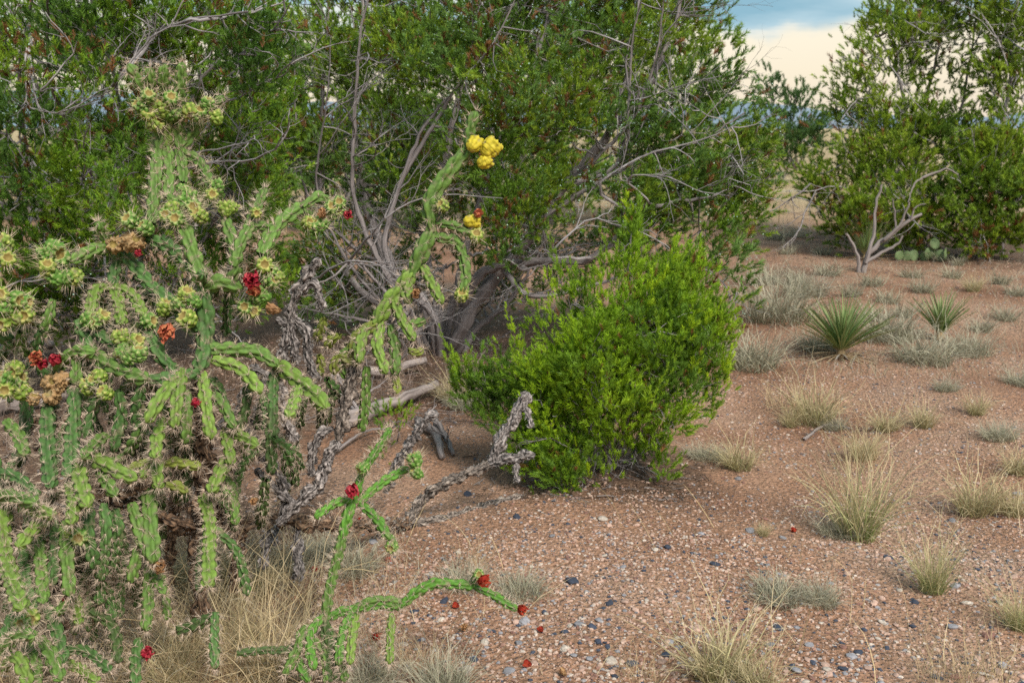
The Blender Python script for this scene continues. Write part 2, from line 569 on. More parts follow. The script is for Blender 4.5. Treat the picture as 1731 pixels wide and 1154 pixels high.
def juniper(label, base, limbs, blobs, dens, tuft, proto, pal, seed, per=16, axis_len=.2, up=.5, hubs=60, gate=.05,
            deadn=0, deadlen=.5, deadhint=None, extra_dead=(), berries=0, brown=.03, group=None, name='juniper_tree', flat=.85, twigr=.0035, leaders=None):
    r = np.random.default_rng(seed)
    root = thing(name, label, 'juniper tree' if name == 'juniper_tree' else 'juniper shrub', base, group)
    skel, skr = [], []
    for k, (rad, pts) in enumerate(limbs):
        rad = rad * .6
        P = resample(pts, max(10, len(pts) * 6))
        Rr = np.linspace(rad, rad * .16, len(P)) * (1 + .1 * np.sin(np.arange(len(P)) * 1.7 + k))
        P[2:-1] += r.normal(size=(len(P) - 3, 3)) * rad * .14
        seg = 10 if rad > .03 else 7
        wob = 1 + .13 * r.normal(size=(1, 1, seg)) + .06 * r.normal(size=(1, len(P), seg))
        MB().tubes(P, Rr, seg, BARKC * r.uniform(.85, 1.2), wob).build('trunk' if k == 0 else 'limb', M_BARK, root, smooth=True)
        skel.append(P[2:]); skr.append(Rr[2:])
    skel = np.concatenate(skel); skr = np.concatenate(skr)
    # cluster positions
    pts = []
    for (px, py, d, rx, ry) in blobs:
        c = at(px, py, d); a, b = rx * d / F, ry * d / F
        n = r.poisson(dens * a * b * 3.14)
        u = nrm(r.normal(size=(n, 3))) * (r.uniform(0, 1, (n, 1)) ** .42)
        pts.append(c + u * np.array([a, flat * .5 * (a + b), b]))
    pts = np.concatenate(pts)
    if leaders:
        ins = np.zeros(len(pts), int)
        for (px, py, d, rx, ry) in blobs:
            c = at(px, py, d); a, b = rx * d / F, ry * d / F
            ins += (((pts - c) / np.array([a, flat * .5 * (a + b), b]) / .93) ** 2).sum(1) < 1
        ld = pts[(ins == 0)]
        ld = ld[r.permutation(len(ld))[:leaders[0]]]
    gv = np.array([mnoise.noise(Vector(p) * 3.1) + .5 * mnoise.noise(Vector(p) * 7.3) for p in pts])
    pts = pts[gv > gate - .3]
    zg = gz(pts[:, 0], pts[:, 1])
    pts = pts[pts[:, 2] > zg + .05]
    n = len(pts)
    cen = np.array([pts[:, 0].mean(), pts[:, 1].mean(), 0])
    out = pts - cen; out[:, 2] *= .25
    ax = nrm(nrm(out) * .7 + np.array([0, 0, up]) + r.normal(size=(n, 3)) * .45)
    # hubs: side boughs that leave the limbs, then twigs to each spray
    hs = pts[r.choice(n, min(hubs, n), replace=False)]
    hs = hs - nrm(hs - cen) * .12
    di = ((hs[:, None] - skel[None]) ** 2).sum(-1); di = di + 2 * np.maximum(0, skel[None, :, 2] - hs[:, None, 2]) ** 2
    ni = di.argmin(1)
    HB = bend(skel[ni], hs, 9, .05, r)
    rb = np.minimum(skr[ni] * .6, .016)
    wood = MB()
    wood.tubes(HB, rb[:, None] * np.linspace(1, .4, 9)[None], 5, TWIGC[None] * r.uniform(.7, 1.15, (len(HB), 1)))
    nodes = np.concatenate([skel, HB[:, 3:].reshape(-1, 3)])
    cb = pts - ax * axis_len * .5
    ni = np.empty(n, int)
    for k in range(0, n, 400):
        ni[k:k + 400] = ((cb[k:k + 400, None] - nodes[None]) ** 2).sum(-1).argmin(1)
    TW = bend(nodes[ni], cb, 5, .06, r)
    wood.tubes(TW, np.full((n, 1), twigr) * np.linspace(1.3, .6, 5)[None] * r.uniform(.7, 1.5, (n, 1)), 3, TWIGC[None] * r.uniform(.6, 1.2, (n, 1)))
    if deadn:
        si = r.integers(0, len(nodes), deadn)
        dd = r.normal(size=(deadn, 3)) * .7 + np.array(deadhint if deadhint is not None else (0, -.5, .2))
        DP, DR = dead_twigs(r, nodes[si], dd, deadlen * r.uniform(.5, 1.3, deadn), np.full(deadn, twigr * 1.7))
        wood.tubes(DP, DR, 3, np.array([.45, .42, .42])[None] * r.uniform(.75, 1.2, (len(DP), 1)))
    for rad, e in extra_dead:
        e = np.array(e)
        j0 = ((skel - e[0]) ** 2).sum(1).argmin()
        P = resample(np.concatenate([skel[j0:j0 + 1], e]), 16)
        P[1:-1] += r.normal(size=(14, 3)) * .006
        wood.tubes(P, rad * np.linspace(1, .2, 16)[None], 6, np.array([.42, .39, .385]))
        k = r.integers(6, 15, 7)
        DP, DR = dead_twigs(r, P[k], nrm(P[k] - P[k - 1]) + r.normal(size=(7, 3)) * .5, np.full(7, .28) * r.uniform(.5, 1.2, 7), np.full(7, rad * .4), 2)
        wood.tubes(DP, DR, 4, np.array([.42, .39, .385]))
    wood.build('twigs', M_BARK, root, smooth=True, kind='stuff')
    # sprays
    t = r.uniform(-.5, .5, (n, per))
    o = r.normal(size=(n, per, 3)) * axis_len * .26
    P = pts[:, None] + ax[:, None] * (t * axis_len)[..., None] + o
    D = ax[:, None] * 1.0 + nrm(o) * .75 + r.normal(size=(n, per, 3)) * .3 + np.array([0, 0, up * .5])
    S = tuft * r.uniform(.65, 1.25, (n, per)) * (1.0 - .5 * np.abs(t))
    pal = np.array(pal)
    hv = np.array([mnoise.noise(Vector(p) * 1.9 + Vector((seed, 0, 0))) for p in pts])
    ci = np.clip(((hv + .55) / 1.1 * len(pal) + r.normal(size=n) * .9).astype(int), 0, len(pal) - 1)
    C = pal[ci][:, None] * r.uniform(.75, 1.2, (n, per, 1))
    # browned-off sprigs
    bm = (r.uniform(size=(n, per)) < brown) | (r.uniform(size=(n, 1)) < brown * .6)
    C = np.where(bm[..., None], np.array([.22, .10, .035]) * r.uniform(.7, 1.3, (n, per, 1)), C)
    fol = MB()
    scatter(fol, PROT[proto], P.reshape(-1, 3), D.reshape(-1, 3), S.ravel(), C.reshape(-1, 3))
    if leaders:
        m = len(ld)
        la = ld - cen; la[:, 2] *= .2
        la = nrm(nrm(la) * .45 + np.array([0, 0, 1.0]) + r.normal(size=(m, 3)) * .22)
        tt = np.tile(np.linspace(0, 1, 13), (m, 1)) + r.normal(size=(m, 13)) * .03
        lo = r.normal(size=(m, 13, 3)) * leaders[1] * .09 * (1.1 - tt)[..., None]
        LP = ld[:, None] + la[:, None] * (tt * leaders[1] * r.uniform(.6, 1.25, (m, 1)))[..., None] + lo
        LD = la[:, None] + nrm(lo) * (.55 * (1.1 - tt))[..., None]
        LS = tuft * (.95 - .5 * tt) * r.uniform(.8, 1.15, (m, 13))
        LC = pal[r.choice(len(pal), m)][:, None] * np.array([1.35, 1.2, 1.0]) * r.uniform(.85, 1.15, (m, 13, 1))
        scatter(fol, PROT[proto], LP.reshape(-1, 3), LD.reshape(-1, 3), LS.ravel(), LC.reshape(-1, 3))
    fol.build('foliage', M_FOL, root, kind='stuff')
    if berries:
        nb = berries
        ci = r.choice(n, max(1, nb // 14))
        cc = np.repeat(ci, 14)[:nb]
        bp = pts[cc] + r.normal(size=(len(cc), 3)) * axis_len * .4
        s_ = r.uniform(.004, .006, len(cc))
        oc = np.array([[1, 0, 0], [-1, 0, 0], [0, 1, 0], [0, -1, 0], [0, 0, 1], [0, 0, -1.0]])
        of = np.array([[0, 2, 4], [2, 1, 4], [1, 3, 4], [3, 0, 4], [2, 0, 5], [1, 2, 5], [3, 1, 5], [0, 3, 5]])
        W = bp[:, None] + oc[None] * s_[:, None, None]
        bc = np.repeat(np.array([.42, .58, .46])[None] * r.uniform(.7, 1.25, (len(cc), 1)), 6, 0)
        MB().add(W.reshape(-1, 3), (of[None] + (np.arange(len(cc)) * 6)[:, None, None]).reshape(-1, 3), bc).build('berries', M_BERRY, root, smooth=True, kind='stuff')
    return root


def PL(d0, d1, *pp):
    """pixel polyline with depth running from d0 to d1"""
    n = len(pp)
    return [at(x, y, d0 + (d1 - d0) * k / (n - 1)) for k, (x, y) in enumerate(pp)]


G_MAIN = [(.10, .19, .025), (.15, .265, .055), (.18, .30, .022), (.24, .34, .025), (.14, .25, .025)]
G_LEFT = [(.07, .15, .02), (.13, .25, .025), (.17, .31, .02), (.22, .35, .022), (.11, .22, .02)]
G_YOUNG = [(.13, .24, .025), (.20, .34, .018), (.26, .42, .018), (.30, .46, .018), (.17, .30, .02)]
G_RIGHT = [(.13, .22, .025), (.20, .31, .025), (.27, .38, .03), (.30, .40, .035), (.18, .28, .03)]

# the big many-stemmed juniper behind the cactus
b0 = gp(745, 590)
limbs = [
    (.085, [b0 - (0, 0, .1)] + PL(7.3, 7.0, (720, 520), (660, 450), (615, 330), (595, 200), (610, 60), (625, -120))),
    (.10, [b0 - (-.05, 0, .1)] + PL(7.2, 6.6, (790, 535), (850, 450), (900, 390), (955, 315), (1030, 225), (1092, 152), (1145, 20), (1170, -80))),
    (.075, [b0 - (-.1, 0, .1)] + PL(7.1, 6.3, (790, 500), (830, 455), (913, 441), (983, 441), (1043, 402), (1110, 350), (1210, 330))),
    (.05, [b0 - (.05, 0, .1)] + PL(7.4, 7.0, (700, 540), (620, 500), (560, 420), (540, 320), (545, 180), (555, 20), (560, -100))),
    (.06, [b0 - (0, -.1, .1)] + PL(7.6, 7.2, (740, 520), (720, 420), (745, 300), (775, 160), (800, 40), (805, -120))),
    (.05, [b0 - (0, -.1, .1)] + PL(7.4, 6.8, (770, 500), (800, 380), (840, 250), (900, 120), (930, 0), (950, -120))),
    (.045, [b0 - (0, .1, .1)] + PL(7.1, 6.5, (735, 540), (690, 490), (650, 420), (680, 300), (720, 210), (778, 140), (830, 60))),
    (.04, PL(7.0, 6.4, (900, 390), (960, 340), (1010, 310), (1090, 265), (1180, 240), (1260, 190))),
    (.035, PL(6.8, 6.7, (1030, 225), (1060, 130), (1075, 40), (1090, -60))),
    (.03, PL(6.8, 6.5, (955, 315), (1040, 280), (1062, 180), (1060, 90), (1085, 10))),
    (.035, [b0 - (.1, .1, .1)] + PL(7.0, 6.5, (690, 540), (630, 470), (600, 440), (560, 470), (520, 480))),
    (.03, PL(7.0, 6.3, (850, 455), (900, 500), (1010, 480), (1120, 440), (1215, 470), (1245, 540))),
    (.05, [b0 - (-.15, 0, .1)] + PL(7.5, 7.2, (800, 560), (850, 520), (880, 480), (910, 430))),
    (.03, [b0 - (.2, 0, .1)] + PL(7.0, 6.6, (660, 560), (610, 540), (560, 530), (510, 520))),
    (.03, PL(7.2, 6.9, (660, 450), (600, 420), (520, 330), (500, 200), (500, 60))),
    (.04, [b0 - (.1, 0, .1)] + PL(7.0, 6.2, (690, 520), (640, 440), (600, 340), (596, 270), (602, 150), (612, 40), (640, -60))),
    (.03, [b0 - (.15, 0, .1)] + PL(7.0, 6.3, (650, 520), (580, 430), (537, 323), (540, 254), (553, 164), (560, 60))),
    (.03, PL(6.94, 6.0, (955, 315), (1005, 270), (1070, 200), (1105, 110), (1120, 20), (1130, -60))),
    (.026, PL(6.94, 6.0, (955, 315), (1050, 270), (1062, 190), (1070, 60), (1090, -20))),
    (.028, PL(7.37, 6.0, (745, 300), (800, 200), (803, 120), (798, 40), (800, -40))),
    (.026, PL(6.82, 6.1, (680, 300), (740, 200), (778, 140), (830, 80), (880, -20))),
]
blobs = [(520, -70, 7.2, 110, 110), (520, 100, 7.0, 90, 100), (500, 250, 7.1, 80, 80), (650, -70, 7.2, 140, 110), (650, 100, 6.8, 110, 90),
         (650, 260, 7.0, 90, 80), (790, -70, 7.0, 140, 110), (780, 90, 6.6, 120, 90), (840, 235, 6.6, 110, 85), (930, -60, 7, 130, 100),
         (930, 90, 6.6, 110, 100), (960, 220, 6.6, 100, 80), (900, 345, 6.6, 90, 50), (1060, -40, 7, 100, 90), (1090, 100, 6.8, 75, 80),
         (1100, 220, 6.6, 90, 80), (1175, 40, 7.0, 50, 90), (1195, 170, 6.8, 65, 80), (1225, 280, 6.8, 70, 80), (1265, 330, 6.7, 50, 60),
         (1160, 320, 6.5, 80, 70), (1210, 410, 6.6, 50, 40), (1238, 500, 6.5, 22, 48), (1050, 330, 6.5, 80, 50), (560, 400, 7.2, 60, 50), (1290, 260, 6.8, 28, 40),
         (720, 370, 7.2, 70, 50), (860, 420, 6.5, 40, 40), (1100, 400, 6.5, 70, 30), (1130, 470, 6.6, 60, 50), (590, 330, 7.2, 60, 60), (880, 40, 7.6, 300, 120), (750, 300, 7.9, 220, 130), (520, 470, 7.4, 70, 55), (620, 480, 7.8, 80, 55), (700, 440, 7.9, 90, 60), (800, 470, 8.1, 80, 50), (560, 535, 7.2, 60, 35), (870, 475, 7.9, 60, 45), (950, 470, 8.2, 60, 40), (1250, 225, 6.7, 55, 60), (1290, 310, 6.7, 35, 55), (1185, 255, 6.4, 70, 55), (1245, 380, 6.6, 55, 35), (1262, 170, 6.9, 25, 35), (1238, 490, 6.4, 26, 55), (1222, 440, 6.5, 40, 35), (1000, 405, 8.0, 110, 35), (900, 425, 8.3, 80, 35), (1130, 390, 6.9, 80, 40), (840, 150, 6.2, 80, 60)]
juniper('large many-stemmed green juniper with grey trunks and bare silver twigs behind the tall cactus stem', b0, limbs, blobs, 118, .088, 'mid', G_MAIN, 11,
        deadn=250, deadlen=.55, deadhint=(.55, -.5, .5), berries=5200, hubs=110, gate=.2, brown=.05,
        extra_dead=[(.012, PL(6.2, 5.9, (1010, 320), (1090, 262), (1180, 240), (1260, 200))), (.009, PL(6.1, 5.9, (1060, 300), (1130, 300), (1180, 320), (1215, 305))),
                    (.01, PL(6.2, 6.0, (640, 380), (700, 340), (790, 330), (850, 335))), (.01, PL(6.1, 6.0, (600, 440), (680, 470), (720, 500), (760, 490))),
                    (.012, PL(6.2, 6.0, (930, 430), (1000, 370), (1050, 385), (1100, 390)))])

# juniper at the left, behind the cactus
b0 = gp(190, 560)
limbs = [
    (.08, [b0 - (0, 0, .1)] + PL(6.6, 5.8, (190, 500), (180, 380), (205, 240), (190, 120), (140, -40))),
    (.06, [b0 - (-.1, 0, .1)] + PL(6.5, 5.4, (230, 480), (260, 330), (310, 200), (354, 118), (420, 30), (450, -80))),
    (.045, [b0 - (0, .1, .1)] + PL(6.3, 5.0, (150, 480), (160, 300), (198, 135), (243, 76), (305, 38), (420, 20))),
    (.04, [b0 - (.1, 0, .1)] + PL(6.3, 5.0, (120, 480), (80, 380), (40, 220), (35, 100), (70, -60))),
    (.045, [b0 - (-.2, 0, .1)] + PL(6.6, 6.0, (280, 500), (360, 380), (400, 280), (410, 130), (430, -40))),
    (.03, PL(6.2, 4.9, (160, 300), (110, 200), (85, 130), (80, 20), (85, -60))),
]
blobs = [(35, 150, 4.8, 80, 85), (10, 20, 5.0, 70, 70), (140, 60, 5.4, 80, 70), (270, 40, 5.5, 100, 80), (400, 40, 5.8, 80, 80), (60, 290, 5.0, 90, 80),
         (160, 330, 5.0, 80, 70), (200, 215, 5.4, 80, 70), (330, 150, 5.9, 90, 90), (420, 190, 6.0, 70, 80), (90, 410, 5.2, 110, 60), (310, 300, 6.0, 90, 80),
         (420, 320, 6.1, 70, 70), (190, 340, 4.6, 30, 60), (120, -60, 5.4, 120, 60), (300, -60, 5.8, 140, 60), (100, 470, 6, 120, 50), (250, 420, 6.4, 120, 60), (400, 420, 6.6, 90, 60),
         (130, 110, 4.9, 50, 45), (-60, 250, 5.0, 80, 150), (497, 190, 4.9, 26, 34), (440, 100, 5.2, 60, 60), (60, 520, 6.1, 90, 45), (200, 520, 6.5, 100, 50), (340, 500, 6.8, 90, 55), (450, 480, 6.9, 60, 60)]
juniper('green juniper with bare grey boughs behind the cactus crowned with upright joints', b0, limbs, blobs, 205, .074, 'mid', G_LEFT, 12,
        deadn=80, deadlen=.4, deadhint=(.5, -.5, .2), hubs=80, gate=.1, brown=.05, berries=500,
        extra_dead=[(.012, PL(4.8, 4.7, (62, 154), (118, 100), (130, 70))), (.012, PL(5.2, 5.0, (190, 150), (243, 76), (270, 52), (330, 35))),
                    (.014, PL(5.8, 5.0, (318, 185), (354, 118), (405, 83), (465, 42), (492, 3))), (.011, PL(5.8, 4.9, (318, 190), (381, 172), (450, 139), (500, 100))),
                    (.012, PL(5.85, 4.8, (283, 290), (347, 277), (433, 267), (468, 243), (489, 201))), (.01, PL(5.85, 4.8, (290, 265), (333, 258), (416, 239), (440, 222))),
                    (.009, PL(4.8, 4.7, (45, 170), (100, 190), (125, 175))), (.012, PL(5.15, 5.2, (320, 36), (416, 24), (470, 5), (510, -20))),
                    (.012, PL(5.2, 5.1, (-10, 475), (60, 470), (110, 455)))])

# young bright juniper
b0 = gp(1030, 792)
limbs = [(.03, [b0 - (0, 0, .05)] + PL(4.6, 4.55, (1030, 720), (1045, 600), (1060, 480), (1068, 390)))]
for (x, y, d) in [(960, 500, 4.1), (1150, 470, 4.2), (1180, 600, 4.0), (900, 640, 4.0), (820, 650, 4.2), (1110, 560, 3.9), (1000, 600, 3.9), (1050, 520, 4.6), (1160, 700, 4.3), (930, 740, 3.9)]:
    limbs.append((.013, [b0 - (0, 0, .02)] + [at(1030 + (x - 1030) * .4, 790 + (y - 790) * .35, (d + .37) * .4 + 4.6 * .6), at(x, y, d + .37)]))
blobs = [(1060, 560, 4.2, 120, 110), (1140, 520, 4.2, 70, 95), (955, 540, 4.2, 65, 80), (1165, 640, 4.15, 55, 110), (1070, 690, 4.1, 110, 90), (930, 690, 4.1, 70, 100),
         (845, 655, 4.2, 65, 60), (1000, 770, 4.05, 80, 45), (1070, 430, 4.2, 16, 55), (1110, 740, 4.2, 70, 50), (1040, 620, 3.95, 120, 110), (950, 620, 4.0, 80, 80), (1150, 570, 4.0, 55, 90),
         (900, 760, 4.1, 55, 40), (800, 640, 4.25, 28, 40), (1150, 470, 4.2, 50, 45), (1190, 560, 4.1, 30, 70), (960, 490, 4.2, 40, 30), (1070, 400, 4.2, 14, 36), (960, 800, 4.0, 50, 25), (1130, 785, 4.15, 40, 28)]
blobs = [(x, y, d + .37, rx, ry) for (x, y, d, rx, ry) in blobs]
juniper('young bright green juniper bush beside the dead forked cactus branch', b0, limbs, blobs, 470, .055, 'fine', G_YOUNG, 13, leaders=(560, .19), per=14, axis_len=.11, up=.95,
        hubs=60, gate=.16, brown=.025, name='juniper_shrub', deadn=26, deadlen=.16, deadhint=(0, -.8, -.1), twigr=.002)
b0 = gp(672, 745)
juniper('tiny juniper seedling between the fallen log and the dead cactus stem', b0,
        [(.006, [b0, at(676, 720, 5.0), at(682, 690, 5.0)])], [(680, 700, 5.0, 22, 20), (655, 715, 5.0, 18, 14), (655, 775, 4.7, 18, 14)], 300, .045, 'fine', G_YOUNG, 14, per=12, axis_len=.1, up=.5, hubs=5, gate=-1,
        name='juniper_shrub', twigr=.002)

# junipers across the clearing
b0 = gp(1560, 415)
limbs = [(.075, [b0 - (0, 0, .1)] + PL(13.6, 13.3, (1560, 360), (1548, 270), (1570, 150), (1590, 60), (1600, -60))),
         (.07, [b0] + PL(13.6, 13.0, (1530, 330), (1490, 240), (1470, 170), (1450, 90))),
         (.06, [b0] + PL(13.6, 13.0, (1520, 350), (1465, 290), (1420, 220), (1410, 170))),
         (.06, [b0] + PL(13.6, 13.2, (1580, 330), (1620, 200), (1640, 100), (1650, 20))),
         (.05, [b0] + PL(13.5, 12.5, (1540, 370), (1480, 340), (1420, 330), (1370, 310))),
         (.05, PL(13.4, 13.0, (1548, 270), (1530, 180), (1510, 80), (1505, 0)))]
blobs = [(1560, 20, 13.4, 60, 40), (1500, 60, 13.2, 60, 45), (1450, 120, 13.0, 40, 50), (1620, 20, 13.4, 60, 50), (1540, 130, 13.4, 40, 30), (1420, 180, 13, 30, 45), (1480, 200, 13, 50, 40), (1560, 215, 13, 60, 45),
         (1610, 130, 13.4, 35, 50), (1430, 260, 13, 50, 40), (1500, 290, 12.8, 70, 50), (1580, 300, 12.7, 60, 60), (1400, 320, 12.8, 40, 35), (1450, 360, 12.6, 70, 35), (1540, 380, 12.5, 70, 30), (1365, 300, 13, 22, 35), (1620, 230, 13, 50, 60), (1590, -50, 13.4, 110, 40), (1560, 395, 12.6, 90, 25), (1440, 395, 12.9, 60, 22), (1500, 350, 12.3, 90, 40), (1620, 360, 12.6, 60, 50), (1470, 270, 12.6, 60, 40), (1540, 60, 13, 70, 50)]
juniper('open crowned juniper with sky showing through behind the grey dead shrub', b0, limbs, blobs, 58, .15, 'coarse', G_RIGHT, 15, per=14, axis_len=.34, hubs=60, gate=.14, deadn=40, deadlen=.9, twigr=.008)
b0 = gp(1690, 428)
limbs = [(.08, [b0 - (0, 0, .1)] + PL(12.6, 12.4, (1690, 380), (1680, 300), (1700, 180), (1715, 60), (1720, -60))),
         (.07, [b0] + PL(12.6, 12.2, (1670, 360), (1640, 310), (1620, 260))), (.07, [b0] + PL(12.6, 12.2, (1710, 340), (1740, 250), (1760, 150)))]
blobs = [(1700, 30, 12.5, 50, 50), (1740, 100, 12.5, 60, 70), (1690, 130, 12.5, 45, 50), (1710, 220, 12.3, 60, 60), (1660, 270, 12.2, 45, 45), (1690, 320, 12, 60, 50), (1660, 370, 12, 60, 40), (1730, 370, 12, 60, 45), (1760, 250, 12.3, 60, 80), (1720, -40, 12.5, 80, 50), (1690, 400, 12, 80, 25), (1640, 320, 12, 45, 45)]
juniper('dense juniper beside the prickly pears, its lower crown pale yellow green', b0, limbs, blobs, 60, .15, 'coarse', G_RIGHT, 16, per=15, axis_len=.34, hubs=40, gate=.1, deadn=24, deadlen=.8, twigr=.008)
b0 = gp(1345, 288)
limbs = [(.13, [b0] + PL(30, 29, (1345, 250), (1340, 200), (1345, 165))), (.08, [b0] + PL(30, 29, (1320, 230), (1305, 180), (1300, 140))), (.08, [b0] + PL(30, 29, (1370, 240), (1390, 200)))]
blobs = [(1302, 150, 29, 20, 28), (1345, 175, 29, 32, 26), (1330, 220, 29, 45, 35), (1380, 215, 29, 35, 35), (1350, 255, 28.5, 50, 26), (1310, 270, 29, 30, 26)]
juniper('far dark juniper between the two big crowns above the blond field', b0, limbs, blobs, 14, .3, 'coarse', [(.07, .15, .04), (.09, .17, .04)], 17, per=14, axis_len=.6, hubs=20, gate=0, twigr=.014)

# a stand of junipers further back, seen through the gaps
for k, (x, y, d, lab) in enumerate([(60, 372, 14.0, 'dim background juniper glimpsed between the boughs of the left juniper'), (330, 395, 12.5, 'dim background juniper behind the cactus crowned with upright joints'),
                                    (590, 390, 13.0, 'dim background juniper behind the vertical grey trunks of the large juniper'), (830, 380, 14.0, 'dim background juniper behind the leaning limb of the large juniper'),
                                    (1060, 375, 15.0, 'dim background juniper above the young bright bush, behind the large juniper')]):
    b0 = gp(x, y)
    d = (b0 - CAM) @ FW
    limbs = [(.12, [b0 - (0, 0, .1)] + PL(d, d, (x, 300), (x + 10, 180), (x, 60))), (.07, [b0] + PL(d, d, (x - 40, 290), (x - 80, 180), (x - 90, 100))), (.07, [b0] + PL(d, d, (x + 40, 290), (x + 80, 180), (x + 90, 100)))]
    blobs = [(x + a, yy, d + c, 95, 60) for a, yy, c in [(0, 40, 0), (-90, 60, .2), (90, 60, 0), (-80, 110, .2), (80, 110, -.2), (0, 170, -.5), (-90, 210, 0), (90, 210, .1), (-40, 290, -.4), (60, 290, -.3), (-100, 310, 0), (110, 310, 0)]]
    juniper(lab, b0, limbs, blobs, 10, .26, 'coarse', G_MAIN, 70 + k, per=13, axis_len=.45, hubs=24, gate=-.05, twigr=.009, group=None)

# ------------------------------------------------------------------ cactus joints


def cactus_joint(P, R, r, dead=0, col=(.14, .3, .07), spine_c=(.52, .40, .29), spine_n=7, spine_l=.019, tip_dense=True, cell=None):
    """one ropey joint: raised spirals of long tubercles along a curve; returns (mesh builder, spine builder)"""
    n, seg = 6, 24
    P = np.asarray(P, float)
    ln = np.linalg.norm(np.diff(P, axis=0), axis=1).sum()
    cell = cell or R * 2.0
    K = int(np.clip(ln / cell * 5.2, 12, 80))
    C = resample(P, K)
    C[1:-1] += r.normal(size=(K - 2, 3)) * R * .03
    T, A, B = [x[0] for x in frames(C[None])]
    s = np.linspace(0, ln, K)
    pr = np.minimum(1, .62 + .38 * s / (1.4 * R))
    e = np.clip((s - (ln - 1.3 * R)) / (1.3 * R), 0, .985)
    pr = pr * np.sqrt(1 - e ** 2) * (1 + .06 * np.sin(s / ln * 9 + r.uniform(0, 6)))
    v = s / cell + r.uniform()
    th = np.arange(seg) * 2 * math.pi / seg
    tw = r.uniform(.12, .3)
    u = th[None] * n / (2 * math.pi) + tw * v[:, None]
    i = np.round(u)
    du = u - i
    par = np.mod(i, 2)
    dv = np.mod(v[:, None] + .5 * par, 1) - .5
    jit = np.sin(i * 12.9898 + np.floor(v[:, None] + .5 * par) * 78.233) * .5 + .5
    hgt = np.sqrt(np.clip(1 - (1.95 * du) ** 2 - .85 * np.abs(2 * dv) ** 2.2, 0, 1)) * (.78 + .3 * jit)
    hgt = hgt * .8 + .2 * np.clip(np.cos(math.pi * du), 0, 1)
    if dead:
        hgt = hgt * (.55 + .8 * jit) + r.normal(size=hgt.shape) * .17
    rr = R * pr[:, None] * (.38 + .76 * hgt)
    V = C[:, None] + rr[..., None] * (np.cos(th)[None, :, None] * A[:, None] + np.sin(th)[None, :, None] * B[:, None])
    idx = np.arange(K * seg).reshape(K, seg)
    q = np.stack([idx[:-1], np.roll(idx[:-1], -1, 1), np.roll(idx[1:], -1, 1), idx[1:]], -1).reshape(-1, 4)
    col = np.array(col)
    spot = np.exp(-((du / .26) ** 2 + ((dv - .38) / .15) ** 2))[..., None]
    cc = col[None, None] * (.74 + .36 * hgt[..., None])  # crests naturally paler; the groove darkening also paints in recess shade
    if not dead:
        cc = cc * (1 - .75 * spot) + np.array([.17, .13, .1]) * .75 * spot
    tcv = np.stack([np.broadcast_to(np.cos(th) * R, (K, seg)), np.broadcast_to(np.sin(th) * R, (K, seg)), np.broadcast_to(s[:, None], (K, seg))], -1) + r.uniform(0, 5, 3)
    mb = MB().add(V, q, cc.reshape(-1, 3), tcv.reshape(-1, 3))
    tipn = idx[-1]
    mb.f[3].append(np.array([[tipn[0], tipn[k], tipn[k + 1]] for k in range(1, seg - 1)]))
    # areoles
    rows, vs = [], []
    for row in range(-2, n + 10):
        for k in range(-1, int(v[-1]) + 2):
            vv = k + .86 - .5 * (row % 2)
            if v[0] + .1 < vv < v[-1] - .02:
                t_ = (row - tw * vv) * 2 * math.pi / n
                if 0 <= t_ < 2 * math.pi:
                    rows.append(t_); vs.append(vv)
    if not rows:
        rows, vs = [0.0, 2.1, 4.2], [v[-1] - .1] * 3
    t_ = np.array(rows); vs = np.array(vs)
    fi = (vs - v[0]) / (v[-1] - v[0]) * (K - 1)
    k0 = np.clip(fi.astype(int), 0, K - 2)
    nn = np.cos(t_)[:, None] * A[k0] + np.sin(t_)[:, None] * B[k0]
    rad = R * pr[k0] * .98
    bp = C[k0] + (C[k0 + 1] - C[k0]) * (fi - k0)[:, None] + nn * rad[:, None]
    m = spine_n
    bp = np.repeat(bp, m, 0); nn = np.repeat(nn, m, 0); tt = np.repeat(T[k0], m, 0)
    if tip_dense and not dead:
        a0 = nrm(r.normal(size=(22, 3)) * .6 + T[-1])
        bp = np.concatenate([bp, C[-1] - T[-1] * R * .2 + a0 * R * .45]); nn = np.concatenate([nn, a0]); tt = np.concatenate([tt, np.repeat(T[-1:], 22, 0)])
    D = nrm(nn * .9 + tt * .3 + r.normal(size=nn.shape) * .55)
    sl = spine_l * r.uniform(.55, 1.35, len(D))
    sb = MB()
    spines(sb, bp, D, sl, .00058, np.array(spine_c)[None] * r.uniform(.7, 1.25, (len(D), 1)))
    return mb, sb


def spines(sb, bp, D, sl, w, c):
    x = nrm(np.cross(D, np.array([.3, .5, .8])))
    y = np.cross(D, x)
    V = np.stack([bp + x * w, bp - x * w * .5 + y * w * .87, bp - x * w * .5 - y * w * .87, bp + D * sl[:, None]], 1)
    f = np.array([[0, 1, 3], [1, 2, 3], [2, 0, 3]])[None] + (np.arange(len(bp)) * 4)[:, None, None]
    sb.add(V.reshape(-1, 3), f.reshape(-1, 3), np.repeat(c, 4, 0))


